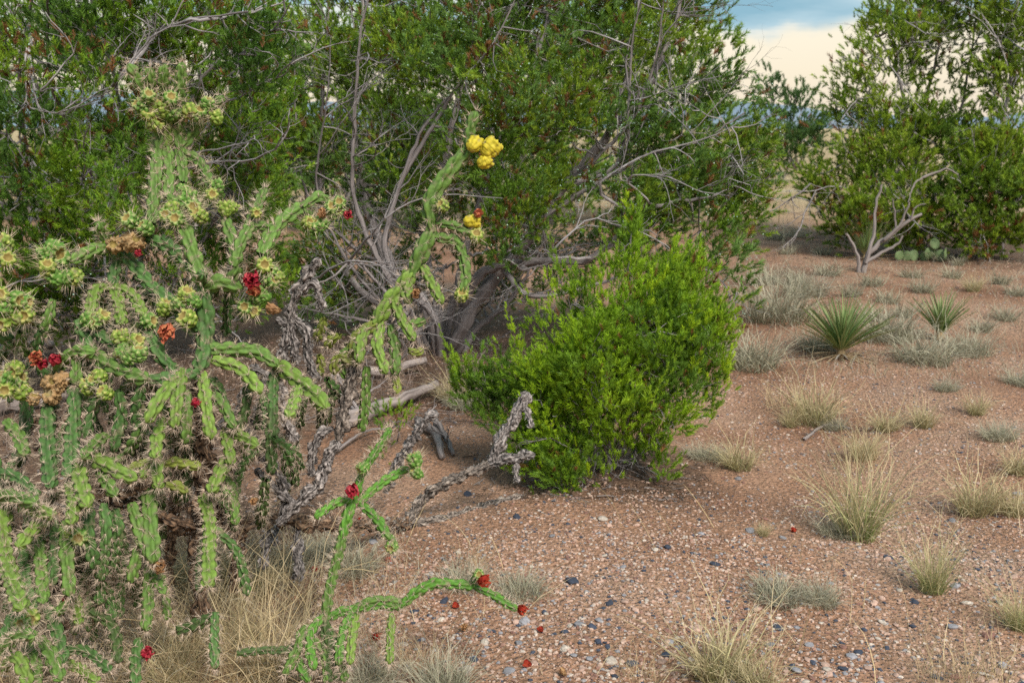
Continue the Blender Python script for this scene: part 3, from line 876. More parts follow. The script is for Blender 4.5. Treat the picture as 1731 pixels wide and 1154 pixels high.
def fruit_proto(seed, ripe, dry=False):
    """a knobbly barrel fruit with a hollow top; origin at its base, z along the fruit, unit height"""
    r = np.random.default_rng(seed)
    seg, n = 42, 7
    cz = [0, .1, .25, .42, .58, .74, .87, .97, 1.0]; cr = [.12, .27, .36, .42, .45, .45, .43, .37, .28]
    zr = [(0, .02, 0)] + [(z, float(np.interp(z, cz, cr)), 1) for z in np.linspace(0, 1, 22)] + [(.97, .21, 2), (.9, .15, 2), (.85, .08, 2), (.84, .01, 2)]
    th = np.arange(seg) * 2 * math.pi / seg
    V, Cc = [], []
    body = {0: np.array([.095, .21, .03]), 1: np.array([.17, .26, .035]), 2: np.array([.52, .42, .03])}[ripe]
    tip = {0: np.array([.6, .56, .26]), 1: np.array([.68, .58, .22]), 2: np.array([.62, .48, .07])}[ripe]
    if dry:
        body = np.array([.36, .22, .10]); tip = np.array([.46, .33, .18])
    for k, (z, rad, part) in enumerate(zr):
        u = th * n / (2 * math.pi) + z * .5
        i = np.round(u); du = u - i
        dv = np.mod(z * 2.6 + .5 * np.mod(i, 2), 1) - .5
        h = np.sqrt(np.clip(1 - (1.9 * du) ** 2 - .8 * np.abs(2 * dv) ** 2.2, 0, 1))
        rr = rad * r.uniform(.93, 1.07) * ((.74 + .4 * h if ripe < 2 else .86 + .2 * h) if part == 1 else 1)
        if dry:
            rr = rr * (1 + .14 * r.normal(size=seg))
        V.append(np.stack([np.cos(th) * rr, np.sin(th) * rr, np.full(seg, z) + (.1 * np.clip(np.cos(math.pi * du * 2), 0, 1) if part == 1 and z > .93 else 0)], -1))
        if part == 2:
            c = np.tile(np.array([.27, .2, .06]), (seg, 1))
        else:
            w = np.exp(-((du / .17) ** 2 + ((dv - .3) / .14) ** 2))[:, None] * (.75 if z > .3 else .3)
            w = np.maximum(w, .55 * (z > .96))
            c = body * (.8 + .3 * h[:, None]) * (1 - w) + tip * w
        Cc.append(c)
    V = np.array(V); K = len(zr)
    idx = np.arange(K * seg).reshape(K, seg)
    q = np.stack([idx[:-1], np.roll(idx[:-1], -1, 1), np.roll(idx[1:], -1, 1), idx[1:]], -1).reshape(-1, 4)
    mb = MB().add(V, q, np.concatenate(Cc))
    ns = 46
    a = r.uniform(0, 6.283, ns); z = r.uniform(.35, 1.0, ns) ** .7
    rd = np.interp(z, [0, .25, .6, .87, 1], [.2, .37, .45, .43, .34])
    bp = np.stack([np.cos(a) * rd, np.sin(a) * rd, z], -1)
    D = nrm(np.stack([np.cos(a), np.sin(a), r.uniform(-.1, 1.3, ns)], -1) + r.normal(size=(ns, 3)) * .25)
    sb = MB()
    spines(sb, bp, D, r.uniform(.25, .95, ns), .014, np.array([.58, .47, .33])[None] * r.uniform(.75, 1.25, (ns, 1)))
    return mb, sb


def to_mesh(mb, name, m, smooth=False):
    o = mb.build(name, m, smooth=smooth)
    me = o.data
    bpy.data.objects.remove(o)
    return me


FRUIT = {}
for code, (rp, dry, ks) in {'g': (0, False, 3), 'y': (1, False, 3), 'Y': (2, False, 2), 'd': (1, True, 2)}.items():
    FRUIT[code] = []
    for k in range(ks):
        a, b = fruit_proto(50 + k + ord(code), rp, dry)
        FRUIT[code].append((to_mesh(a, 'fruit', M_CACT, True), to_mesh(b, 'spines', M_SPINE)))


def flower_proto(seed, c1, c2):
    """withered flower: crumpled petals gathered at the base, unit size"""
    r = np.random.default_rng(seed)
    mb = MB()
    for k in range(18):
        a = k * 2.4
        out = r.uniform(.05, .45)
        rows = []
        for j in range(5):
            t = j / 4
            cpt = np.array([math.cos(a) * (out * math.sin(t * 2.2) + .05), math.sin(a) * (out * math.sin(t * 2.2) + .05), t * r.uniform(.75, 1)])
            side = np.array([-math.sin(a), math.cos(a), 0])
            w = .13 * math.sin(.3 + t * 2.5)
            rows.append([cpt - side * w + r.normal(size=3) * .06, cpt + r.normal(size=3) * .06, cpt + side * w + r.normal(size=3) * .06])
        V = np.array(rows).reshape(-1, 3)
        q = [[j * 3 + i, j * 3 + i + 1, j * 3 + i + 4, j * 3 + i + 3] for j in range(4) for i in range(2)]
        t = np.repeat(np.linspace(0, 1, 5), 3)[:, None]
        mix = r.uniform()
        mb.add(V, q, (np.array(c1) * (1 - mix) + np.array(c2) * mix) * (.7 + .5 * t))
    return mb


FLOWER = {'r': to_mesh(flower_proto(1, (.38, .012, .04), (.5, .08, .09)), 'flower', M_PETAL),
          'o': to_mesh(flower_proto(2, (.55, .22, .1), (.5, .1, .07)), 'flower', M_PETAL),
          't': to_mesh(flower_proto(3, (.5, .30, .14), (.38, .2, .1)), 'flower', M_PETAL),
          'k': to_mesh(flower_proto(4, (.33, .02, .015), (.45, .07, .03)), 'flower', M_PETAL)}

GREENS = {'g': (.115, .21, .04), 'l': (.17, .27, .045), 'b': (.075, .16, .04), 'y': (.20, .24, .04), 'f': (.10, .25, .03), 'k': (.06, .105, .028)}
DEADS = {'D': (.37, .34, .33), 'B': (.25, .16, .10), 'O': (.36, .18, .06), 'W': (.36, .31, .27)}


def plant(label, base, depth, joints, fruits, flowers, seed, cat='cactus', name='cholla_cactus', group=None):
    """joints: lines 'radius colour depth_shift x,y x,y ...' in the photograph's pixels; depth(x, y) gives each point's depth"""
    r = np.random.default_rng(seed)
    root = thing(name, label, cat, base, group)
    for ln_ in joints.strip().splitlines():
        w = ln_.split()
        R, code, sh = float(w[0]), w[1], w[2]
        s0, s1 = (0.0, float(sh)) if ':' not in sh else map(float, sh.split(':'))
        pp = [tuple(map(float, a.split(','))) for a in w[3:]]
        P = [at(x, y, depth(x, y) + s0 + (s1 - s0) * k / (len(pp) - 1)) for k, (x, y) in enumerate(pp)]
        d = depth(*pp[0]) + s0
        dead = code in DEADS
        col = np.array(DEADS[code] if dead else GREENS[code]) * r.uniform(.85, 1.15)
        mb, sb = cactus_joint(P, R * (.74 if dead else .82) * d / F, r, dead, col, (.45, .42, .39) if dead else (.58, .45, .35),
                              3 if dead else (6 if code in 'bk' else 9), .011 if dead else .0225)
        j = mb.build('dead_joint' if dead else 'joint', M_DEAD if dead else M_CACT, root, smooth=True)
        if dead:
            j['label'] = 'withered grey and brown dead joint'
        s = sb.build('spines', M_SPINE, j, kind='stuff')
        s.location = (0, 0, 0)
    for w in fruits.split():
        code, xy = w.split('@')
        a = xy.split(',')
        x, y = float(a[0]), float(a[1]); sz = float(a[2]) if len(a) > 2 else 30
        d = depth(x, y) - .035
        c = at(x, y, d)
        dirv = nrm(r.normal(size=3) * .55 + np.array([.1, -.55, .5]))
        if code == 'Y':
            dirv = nrm(r.normal(size=3) * .35 + np.array([.8, .1, .05]))
        hgt = sz * .86 * d / F * (1.15 if code == 'Y' else 1)
        for bm, sm in [FRUIT[code][r.integers(len(FRUIT[code]))]]:
            o = link('fruit', bm, root, loc=Vector(c - dirv * hgt * .5) - root.location)
            o.rotation_euler = Vector(dirv).to_track_quat('Z', 'Y').to_euler()
            o.rotation_euler.rotate_axis('Z', r.uniform(0, 6))
            o.scale = [hgt * r.uniform(.95, 1.15)] * 2 + [hgt]
            if code not in 'Yd':
                s = link('spines', sm, o, 'stuff', loc=(0, 0, 0))
    for w in flowers.split():
        code, xy = w.split('@')
        a = xy.split(',')
        x, y = float(a[0]), float(a[1]); sz = float(a[2]) if len(a) > 2 else 26
        d = depth(x, y) - .06
        c = at(x, y, d); hgt = sz * d / F
        dirv = nrm(r.normal(size=3) * .4 + np.array([.1, -.6, .4]))
        o = link('flower', FLOWER[code], root, loc=Vector(c - dirv * hgt * .5) - root.location)
        o.rotation_euler = Vector(dirv).to_track_quat('Z', 'Y').to_euler()
        o.scale = [hgt] * 3
    return root


# tall stem with ripe fruit, rising from a dead trunk
A = '''
14 D 0 470,885 504,850 539,818 552,779 573,744
15 W 0 573,744 584,685 601,615
11 D .03 563,723 539,737 527,775 528,806
10 D 0:.05 500,852 470,830 431,792
13 y 0 601,618 596,588 612,562 643,545
17 l 0 636,548 655,515 676,490 697,455
17 g 0 695,465 712,425 735,383
17 g 0 730,392 728,345 748,306 792,253
12 g 0 790,250 793,225 798,205 806,188
12 g -.04 734,400 774,412 787,460 780,497
10 g -.03 738,378 764,381 800,396
11 l -.05 714,450 730,480 748,514
11 l -.05 693,470 688,495 693,514
11 l -.08 665,502 677,536 700,576
12 l -.08 645,545 638,585 653,632
12 g -.05 660,550 668,590 667,634
9 y -.05 667,630 670,645 672,666
12 l -.07 622,552 609,580 607,614
10 g 0:.05 690,546 705,546 719,541
9 y .02 690,592 705,596 716,590
10 y .04 549,539 541,560 535,576
10 y .04 575,566 560,575 551,588
10 y .02 572,598 565,615 566,634
9 y .03 539,600 543,612 542,634
11 g .03 620,620 616,690 611,729
11 b .08 552,640 563,655 574,673
10 k .08 563,665 556,690 552,718
9 k .1 514,668 509,700 507,722
9 k .1 540,686 543,700 540,726
10 g .03 592,585 575,610 585,640
10 W .05:.1 690,470 702,485 706,505
11 y 0 601,618 585,606 572,600
10 k .1 500,735 497,775 500,822
10 k .12 478,735 483,780 484,838
'''
dA = lambda x, y: 3.25 + (y - 885) * .0003 + .0002 * (x - 600)
plant('tall slender cactus stem leaning right, tipped with a trio of ripe yellow fruits', gp(470, 905), dA, A,
      'Y@801,245,28 Y@828,252,34 Y@819,274,26 Y@797,374,28 y@805,400,28 y@780,500,30 y@750,349,24', 'o@808,361,16 t@704,494,22', 21)

# dead weathered stems standing behind
A2 = '''
12 D 0 470,640 478,600 488,555 497,505 512,474 540,436
10 D -.02 495,505 512,490 530,480 540,500 544,526
11 D 0 492,548 498,590 500,618
10 D 0 499,540 518,560 520,600 528,625 540,642
11 D 0 470,640 478,690 486,720 504,748
13 D -.02 421,622 449,637 440,690 425,725 440,770
9 D 0 449,640 463,655 487,668
12 D 0 440,770 470,800 483,844 480,880
9 D 0 466,540 478,545 492,548
12 B 0 425,725 400,760 385,800 372,850 372,910
14 O 0 410,760 408,780 396,800
12 D 0 440,690 470,660 470,640
'''
plant('weathered black and silver dead cactus stems between the green joints and the tall stem', gp(455, 930),
      lambda x, y: 3.15 + (y - 700) * .0007, A2, '', '', 22, name='dead_cholla')

A3 = '''
13 B 0 30,1000 40,900 20,800 60,700
12 B 0 60,760 100,720 130,690 180,680
13 D 0 120,1000 110,900 140,800 130,720
12 B 0 180,1000 190,900 170,820 200,740
12 D 0 190,800 230,770 290,760 330,720
13 B 0 280,1000 290,900 300,800 280,700
11 D 0 290,860 330,830 380,840
12 B 0 395,1000 400,900 390,840 410,770
12 D 0 20,860 60,850 120,860 180,850
11 B 0 240,950 260,880 320,850
12 B 0 60,1000 80,930 70,870
11 D 0 330,800 350,740 400,700 420,640
10 B 0 -20,900 30,930 80,900
'''
plant('thicket of brown and grey dead cactus stems in the shade behind the large tangled cactus', gp(200, 960),
      lambda x, y: 3.25 - (1000 - y) * .0004, A3, '', '', 27, name='dead_cholla', cat='dead cactus')

# fallen dead log
LG = '''
17 B 0 235,895 320,892 400,886 462,879 540,886
15 B 0 500,884 560,886 620,886 690,884
12 W 0 640,886 690,884 747,877 820,858 887,838
12 W 0 688,882 712,846 747,820 790,800 832,783
12 D 0 826,785 860,775 905,768
14 D 0 833,780 845,745 868,708 893,662
7 D -.03 884,684 893,700 898,724
7 D -.02 872,776 872,795 875,816
11 D -.05 455,890 449,927 445,962
12 D -.06 504,890 503,930 507,984
8 D -.06 464,882 465,900 464,922
9 B 0 410,890 409,920 409,953
8 B .05 330,895 322,925 324,955
'''


def dL(x, y):
    return float(np.interp(x, [200, 540, 690, 740, 890], [3.3, 3.45, 4.02, 4.1, 4.38])) if y > 835 else float(np.interp(x, [690, 747, 830, 905], [4.02, 4.02, 4.0, 3.98]))


plant('fallen dead cactus log on the soil with a forked upright branch', gp(690, 893), dL, LG, '', '', 23, name='dead_cholla', cat='dead cactus')
plant('leaning dead cactus stem with curled spiny tip behind the small green joints', gp(650, 830),
      lambda x, y: 4.05 - (830 - y) * .001, '11 D 0 652,832 668,790 691,754 712,720 727,703 742,702', '', '', 26, name='dead_cholla', cat='dead cactus')

# low cactus in front
Cc = '''
11 k 0 558,1150 553,1100 550,1040
11 g 0 550,1040 556,1000 566,960 580,903
12 f 0 578,910 588,870 598,848
9 f 0 600,850 610,806 625,778 645,750 660,722
9 f -.04 596,844 563,852 532,875
10 f 0:.04 606,848 650,813 692,790
10 f -.05 608,850 636,876 660,912
11 f 0 660,905 664,920 668,930
10 f 0 550,1046 575,1034 600,1030 640,1022 680,1024
11 g 0 596,1030 636,1014 682,1020
11 f 0 677,1024 705,1000 740,985 802,990
9 f 0 798,988 833,1005 875,1031
8 f 0 800,990 803,975 808,966
10 f -.04 600,1030 580,1066 572,1124
10 l -.06 603,1036 596,1073 591,1123
9 l -.03 662,1036 660,1080 658,1122
10 f -.04 547,1040 526,1066 524,1095 532,1132
10 g -.03 530,1060 512,1066 503,1095 480,1141
10 f -.03 500,1100 508,1125 523,1152
10 g 0 530,1080 549,1105 552,1154
9 b .02 554,1056 566,1087 570,1150
9 g 0 575,1110 580,1130 583,1152
9 k .06 400,1103 450,1098 494,1096 545,1060
7 f 0 693,792 705,798 716,806
'''
dC = lambda x, y: 2.72 + (1154 - y) * .00015
plant('low young cactus arching right along the gravel with short hanging joints', gp(556, 1140), dC, Cc,
      'g@615,789,26 g@702,779,30 g@705,800,24 g@663,922,24 g@808,970,22', 'r@594,829,26 k@818,980,22 k@883,1029,18', 24)

# the big tangled cactus at the left
B_ = '''
22 B 0:.3 336,625 345,760 338,900 340,1050
18 b 0 343,481 348,540 346,590 336,628
16 g 0 345,484 334,455 322,415 310,378
16 g 0 345,486 375,478 410,488
14 g -.05 312,380 300,350 284,330
13 g 0 284,335 286,290 282,246
13 g 0 257,378 262,310 268,250
13 g 0 309,310 307,280 303,248
13 g 0 270,250 272,228 285,205
14 g -.02 268,258 270,225 264,190
14 g -.02 304,256 300,225 302,182
13 l -.03 284,252 285,225 280,196
13 g 0 303,252 320,232 342,205
9 g 0 362,182 370,172 378,162
11 g 0 240,152 230,130 217,108
11 g 0 256,155 255,132 254,114
11 g 0 275,158 276,132 278,108
11 g 0 305,190 304,150 308,105
11 g -.03 308,255 340,278 358,318
12 g .03 380,362 388,395 406,448
13 g .03 406,450 390,470 360,478
13 b -.05 345,485 340,470 344,462
13 g 0 395,450 405,415 425,380
11 g .02 420,382 430,360 449,318
11 g .02 415,385 440,382 470,390
15 g .02 440,430 472,378 515,347
12 g .02 512,350 538,334 562,345
10 g 0 514,350 522,362 530,374
15 g -.05 342,588 385,590 432,594 470,618
17 l -.1 466,612 500,640 530,664 550,690
12 l -.15:-.2 504,655 497,680 487,704
14 l -.08 358,606 406,624 442,664
13 l -.1 343,630 349,690 358,742
13 l -.12 308,625 300,670 294,724
14 l -.12 310,630 275,668 246,714
12 g -.06 360,665 380,690 396,724
12 g -.06 315,660 316,700 312,750
13 l -.15 276,706 266,740 262,774
12 l -.08 386,728 410,738 435,754
12 l -.08 378,726 385,752 392,785
14 l -.14 394,760 374,795 354,832
9 f -.1 366,826 376,832 386,834
14 b 0 205,425 232,455 264,494
15 b 0 264,490 300,520 340,560
13 g -.05 190,420 160,422 118,442
12 l -.05 185,486 162,492 152,532
12 l -.05 190,484 200,510 206,548
12 l -.05 195,484 225,500 243,534
12 b 0 205,425 195,455 188,488
10 g 0 175,405 170,390 166,374
12 g 0 225,372 235,395 250,410
12 g 0 260,378 245,392 228,402
13 b .02 240,400 290,420 335,462
11 b .02 275,400 300,425 325,440
13 g -.04 94,634 110,605 132,594 160,596
15 g -.02 150,592 195,622 250,641
14 b 0 246,640 290,640 338,630
15 b -.05 82,678 80,740 86,825
14 b -.05 124,645 126,700 115,806
14 b -.02 100,640 90,655 82,680
12 g -.03 128,596 130,620 126,650
12 g -.1 182,735 160,750 139,774
13 g .05 240,725 225,750 214,768
13 b .05 200,660 205,700 192,764
12 b .04 165,670 155,700 141,740
13 b .06 240,650 232,700 240,760
13 b .06 290,640 285,700 280,760
11 g .05 34,560 40,590 60,610
11 g .05 90,506 80,545 68,578
12 b .05 70,560 60,600 80,640
13 g -.05 10,712 30,735 42,770
12 b -.05 -5,798 30,808 64,840
15 l -.12 134,775 165,778 200,796 232,810
10 l -.12 222,808 235,805 246,800
16 l -.12 132,782 136,815 148,856
13 l -.14 118,815 124,850 120,886
13 g -.08 166,788 180,815 196,838
14 l -.12 262,752 264,790 268,824
12 y -.05 205,800 230,790 262,778
11 y -.05 275,784 305,782 340,790
13 B -.02 200,838 225,828 262,812
11 y -.03 280,818 300,822 318,832
16 g -.08 251,818 254,880 258,952
14 g -.05 222,850 238,900 245,930
13 g -.04 242,915 228,950 222,984
12 g -.04 252,955 250,1010 247,1066
12 b .02 234,1080 230,1120 228,1162
9 g -.04 256,965 268,985 278,1004
13 l -.16 342,838 354,886 352,990
15 l -.2 16,835 5,890 15,960 38,1030
14 g -.15 -15,842 16,838 60,850
13 l -.15 35,856 60,862 90,870
13 l -.18 90,866 60,890 30,924
14 g -.1 110,880 113,930 118,1008
11 g -.1 118,1000 108,1022 96,1034
10 l -.1 132,1010 132,1030 133,1054
13 g -.05 68,905 70,960 74,1020
13 b -.05 150,850 150,900 160,960
12 b -.03 175,850 180,900 170,980
12 b .02 195,860 200,900 190,960
11 b .02 165,950 170,990 168,1022
13 b -.03 88,870 95,920 88,990
13 b 0 40,930 45,990 60,1060
13 g -.15 2,1106 30,1075 62,1074
14 g -.15 66,1078 85,1105 103,1150
11 b -.12 108,1098 146,1100 186,1134
11 l -.13 112,1118 138,1132 164,1152
13 l -.15 5,1130 30,1112 50,1160
12 g -.12 45,1090 60,1120 62,1165
13 b -.1 78,1020 95,1060 108,1120
12 k 0 357,1040 330,1056 298,1066
10 b -.03 364,1034 362,1080 364,1130
13 b .06 -20,700 -10,780 10,850
14 b .04 60,1000 20,1050 5,1100
14 B .1 100,860 90,960 110,1080
16 B .15 150,830 200,850 260,870 330,890
13 b .05 -10,560 20,580 40,600
13 b .05 130,540 150,580 165,620
13 b .06 250,560 270,600 300,630
12 b .08 160,560 200,590 230,640
12 b .05 470,615 460,660 462,740
12 k .1 462,690 458,740 460,802
11 k .1 448,810 446,840 445,870
11 k .1 420,640 415,690 400,735
13 b .15:.2 40,640 45,700 30,780
13 k .15:.2 150,690 165,740 160,800
13 k .15:.2 215,640 220,700 205,790
12 b .12:.2 255,700 240,760 250,820
12 b .12:.2 310,740 320,790 310,850
12 k .15:.2 10,860 20,930 0,1010
13 b .1:.15 55,830 50,900 65,980
12 k .1:.15 140,930 135,980 150,1050
12 b .1:.15 205,900 210,960 200,1030
12 b .05:.1 20,1000 70,1020 110,1070
12 k .05:.1 150,1030 190,1060 200,1120
'''
FB = '''y@250,193,30 y@272,186,34 g@288,192,30 y@259,210,30 g@250,165,28 g@288,168,28 g@238,180,26 g@245,188,26 y@322,186,30 g@342,190,30 g@350,178,28 y@366,200,28 g@332,195,28
g@367,317,30 y@357,331,28 y@381,354,30 y@392,352,24 y@291,354,34 g@312,345,34 g@319,335,32 y@340,366,32 g@300,372,32 g@308,320,26 g@328,352,30 g@280,365,28
g@90,418,36 y@80,455,36 g@105,440,34 y@128,466,32 g@94,470,34 g@112,468,30 g@78,432,32
g@222,375,32 g@248,387,30 d@196,414,30 d@222,410,40 d@232,412,32
y@10,412,34 y@12,440,34 g@-5,425,34 g@25,506,34 y@45,532,34 g@8,520,36 y@28,535,34 y@0,500,34 g@40,510,30 y@8,545,34
g@149,541,32 y@172,537,28 g@160,545,28 g@250,543,30 y@205,573,34 y@228,578,32 g@208,592,32 g@235,600,32 g@218,605,30 y@198,570,26
y@27,622,34 g@14,640,34 y@35,662,36 y@10,658,34 g@30,640,30 y@149,655,34 y@170,636,28 y@180,665,30 g@160,645,28
d@83,648,30 d@107,640,30 d@90,671,30 d@57,676,24 d@100,655,28
y@314,501,34 y@277,522,34 y@319,540,34 g@300,515,30 g@330,510,28 y@447,449,32 y@470,468,30 g@455,475,32 g@435,500,34 g@416,518,32 g@447,498,30 y@428,524,28 g@460,460,28
g@529,385,34 y@519,378,28 g@541,380,30 g@574,344,28 g@560,352,28 g@564,362,24 g@575,356,24 y@432,360,22
y@49,1042,34 g@40,1050,28 g@134,905,34 y@120,900,26 g@376,832,26'''
FLB = 'r@426,474,34 o@430,490,24 t@461,521,26 o@283,560,32 r@94,608,24 o@62,605,26 r@72,615,22 r@588,363,18 t@545,360,20 r@233,428,14 r@330,680,16 t@268,955,30 r@248,1104,24 t@430,845,18 r@110,1012,12'


_jr = np.random.default_rng(404)
_ends = [tuple(map(float, l_.split()[-1].split(','))) for l_ in B_.strip().splitlines()] + [tuple(map(float, l_.split()[4].split(','))) for l_ in B_.strip().splitlines()]
_ends = [e for e in _ends if 0 < e[0] < 470 and 430 < e[1] < 1000]
for _k in range(85):
    x, y = _ends[_jr.integers(len(_ends))]
    a, ln_ = _jr.normal() * 35, _jr.uniform(45, 120)
    B_ += '%.1f %s %.2f:%.2f %.0f,%.0f %.0f,%.0f %.0f,%.0f\n' % (_jr.uniform(8, 12), 'bkgbkb'[_jr.integers(6)], _jr.uniform(.02, .1), _jr.uniform(.08, .28), x, y, x + a * .8, y + ln_ * .4, x + a * 1.1, y + ln_)


def dB(x, y):
    base = float(np.interp(y, [0, 500, 800, 1000, 1154], [2.85, 2.75, 2.66, 2.6, 2.52]))
    return base + .05 * math.sin(x / 61.0 + y / 97.0) + .04 * math.sin(y / 45.0 - x / 80.0) + .0003 * (x - 250)


plant('large tangled green cactus with drooping joints, clustered spiny fruits and withered red flowers', gp(340, 1050), dB, B_, FB, FLB, 25)

# ------------------------------------------------------------------ grasses
def grass_mesh(seed, n, rad, hmin, hmax, w, lean, cbase, ctip, stalks=0):
    r = np.random.default_rng(seed)
    nt = n + stalks
    a = r.uniform(0, 6.283, nt); rr = rad * np.sqrt(r.uniform(0, 1, nt))
    base = np.stack([np.cos(a) * rr, np.sin(a) * rr, np.full(nt, -.01)], -1)
    az = a + r.normal(size=nt) * 1.1
    ln = hmin * .6 + (hmax - hmin * .6) * r.uniform(0, 1, nt) ** .8
    tilt0 = lean * .35 * (rr / rad) + r.uniform(0, .25, nt)
    curl = lean * (.15 + 1.7 * r.uniform(0, 1, nt) ** 1.3)
    ln[n:] = hmax * r.uniform(1.0, 1.6, stalks); curl[n:] *= .75; tilt0[n:] += r.uniform(0, .5, stalks)
    K = 6
    pts = np.empty((nt, K, 3)); pts[:, 0] = base
    for k in range(1, K):
        tl = tilt0 + curl * ((k - .5) / (K - 1)) ** 1.3
        az = az + r.normal(size=nt) * .4
        d = np.stack([np.sin(tl) * np.cos(az), np.sin(tl) * np.sin(az), np.cos(tl)], -1)
        pts[:, k] = pts[:, k - 1] + d * (ln / (K - 1))[:, None]
    pts[:, 1:, 2] = np.maximum(pts[:, 1:, 2], .004)
    side = np.stack([-np.sin(az), np.cos(az), np.zeros(nt)], -1) + r.normal(size=(nt, 3)) * .4
    side = nrm(side)
    ww = w * r.uniform(.6, 1.3, nt)[:, None] * np.array([1, 1, .9, .75, .5, .12])[None]
    V = np.stack([pts - side[:, None] * ww[..., None], pts + side[:, None] * ww[..., None]], 2)
    idx = np.arange(nt * K * 2).reshape(nt, K, 2)
    q = np.stack([idx[:, :-1, 0], idx[:, :-1, 1], idx[:, 1:, 1], idx[:, 1:, 0]], -1).reshape(-1, 4)
    t = np.linspace(0, 1, K)[None, :, None, None]
    mixg = r.uniform(0, 1, (nt, 1, 1, 1)) ** 1.4
    cb = np.array(cbase) * (1 - mixg) + np.array(ctip) * .8 * mixg
    c = cb * (1 - t) + np.array(ctip) * t
    c = c * r.uniform(.65, 1.25, (nt, 1, 1, 1)) * np.ones((1, 1, 2, 1))
    return MB().add(V.reshape(-1, 3), q, c.reshape(-1, 3))


STRAW, OLIVE, GREY, GGREEN = (.66, .53, .33), (.27, .29, .11), (.52, .47, .36), (.25, .27, .16)
GM = {}
for k in range(5):
    GM['grey', k] = to_mesh(grass_mesh(200 + k, 430, .095, .10, .2, .0014, 1.25, GGREEN, GREY, 24), 'grass_tussock', M_GRASS)
    GM['straw', k] = to_mesh(grass_mesh(210 + k, 250, .065, .13, .27, .0017, 1.1, OLIVE, STRAW, 40), 'grass_tussock', M_GRASS)
    GM['tall', k] = to_mesh(grass_mesh(220 + k, 240, .075, .2, .42, .002, 1.0, (.22, .33, .08), STRAW, 70), 'grass_tussock', M_GRASS)
    GM['thin', k] = to_mesh(grass_mesh(230 + k, 90, .12, .12, .34, .0011, .8, STRAW, (.6, .46, .27), 12), 'grass_tussock', M_GRASS)
    GM['far', k] = to_mesh(grass_mesh(240 + k, 170, .10, .10, .24, .003, 1.2, (.30, .30, .2), (.46, .42, .31), 8), 'grass_tussock', M_GRASS)

TUS = [('straw', 1375, 716, 130, 'spreading grey and blond tussock downhill of the spiky green yucca'), ('straw', 1498, 728, 80, None), ('straw', 1248, 792, 105, 'straw tussock against the right edge of the bright juniper bush'),
       ('grey', 1195, 776, 85, 'dull grey tussock under the right edge of the bright juniper bush'), ('grey', 1268, 618, 150, None), ('grey', 1310, 540, 190, None), ('grey', 1360, 500, 120, None), ('grey', 1500, 575, 150, None),
       ('grey', 1385, 590, 110, None), ('grey', 1560, 612, 150, None), ('grey', 1640, 600, 110, None), ('tall', 1450, 908, 170, 'tallest blond tussock with fresh green base on the open gravel'),
       ('tall', 1575, 1000, 105, 'blond tussock with bright green base next to the tallest tussock'), ('grey', 1315, 1012, 125, None), ('grey', 1385, 1018, 100, None),
       ('straw', 1650, 868, 130, None), ('straw', 1712, 870, 90, None), ('tall', 1722, 1062, 95, None), ('grey', 1690, 742, 80, None), ('grey', 1722, 650, 80, None), ('straw', 1722, 800, 90, None),
       ('straw', 1645, 492, 55, None), ('far', 1690, 480, 60, None), ('far', 1475, 482, 60, None), ('far', 1560, 494, 60, None), ('far', 1500, 512, 70, None), ('far', 1400, 465, 70, None), ('far', 1345, 480, 60, None),
       ('far', 1295, 480, 80, None), ('far', 1610, 470, 50, None), ('far', 1540, 470, 60, None), ('far', 1700, 540, 70, None), ('far', 1660, 560, 70, None), ('far', 1330, 430, 50, None), ('far', 1390, 430, 50, None), ('far', 1440, 500, 60, None),
       ('far', 1590, 440, 45, None), ('far', 1620, 448, 40, None), ('far', 1310, 405, 60, None), ('far', 1350, 402, 60, None), ('far', 1480, 540, 70, None), ('far', 1720, 500, 60, None), ('far', 1525, 535, 60, None),
       ('straw', 1220, 1150, 190, 'wide grey and blond tussock on the pebbles opposite the arching cactus'), ('straw', 1280, 1165, 120, None), ('grey', 882, 1006, 120, 'grey-green tussock just beyond the tip of the arching cactus'), ('grey', 785, 990, 105, 'sparse grey tussock behind the arching cactus'),
       ('grey', 600, 965, 130, None), ('grey', 500, 960, 120, None), ('grey', 630, 1160, 140, None), ('grey', 750, 1165, 150, None), ('straw', 430, 1010, 130, None), ('straw', 370, 985, 120, None), ('straw', 300, 990, 120, None),
       ('straw', 400, 1100, 150, None), ('straw', 460, 1150, 150, None), ('straw', 310, 1120, 150, None), ('straw', 280, 1170, 150, None), ('thin', 430, 1120, 220, None), ('thin', 300, 1080, 220, None), ('thin', 370, 1170, 240, None),
       ('straw', 1460, 775, 90, None), ('thin', 1440, 790, 130, None), ('thin', 1660, 1154, 190, None), ('thin', 1590, 1154, 150, None), ('thin', 700, 1130, 150, None), ('thin', 1080, 1150, 120, None), ('straw', 1650, 700, 60, None), ('straw', 1560, 722, 70, None),
       ('grey', 1600, 660, 60, None), ('thin', 800, 960, 90, None), ('grey', 790, 690, 90, None), ('straw', 770, 680, 90, None), ('grey', 560, 935, 110, None), ('straw', 1290, 905, 40, None), ('grey', 1415, 905, 90, None), ('thin', 1320, 690, 90, None), ('grey', 1410, 725, 60, None), ('straw', 1335, 720, 60, None)]
LMK = [('the dark green yucca', 1421, 590), ('the pale green yucca', 1588, 575), ('the dead grey shrub', 1458, 467), ('the tallest blond tussock', 1450, 900), ('the young bright juniper bush', 1130, 800), ('the prickly pears', 1575, 440),
       ('the tip of the arching cactus', 875, 1030), ('the fork of the fallen log', 740, 880), ('the hanging joints of the low cactus', 600, 1110), ('the large tangled cactus', 330, 1060), ('the wide tussock opposite the arching cactus', 1220, 1140), ('the pair of round grey tussocks', 1350, 1010),
       ('the blond tussock with the brightest green base', 1575, 1000), ('the dense far juniper', 1700, 430), ('the large juniper', 800, 600), ('the straw tussock against the bright bush', 1250, 790)]


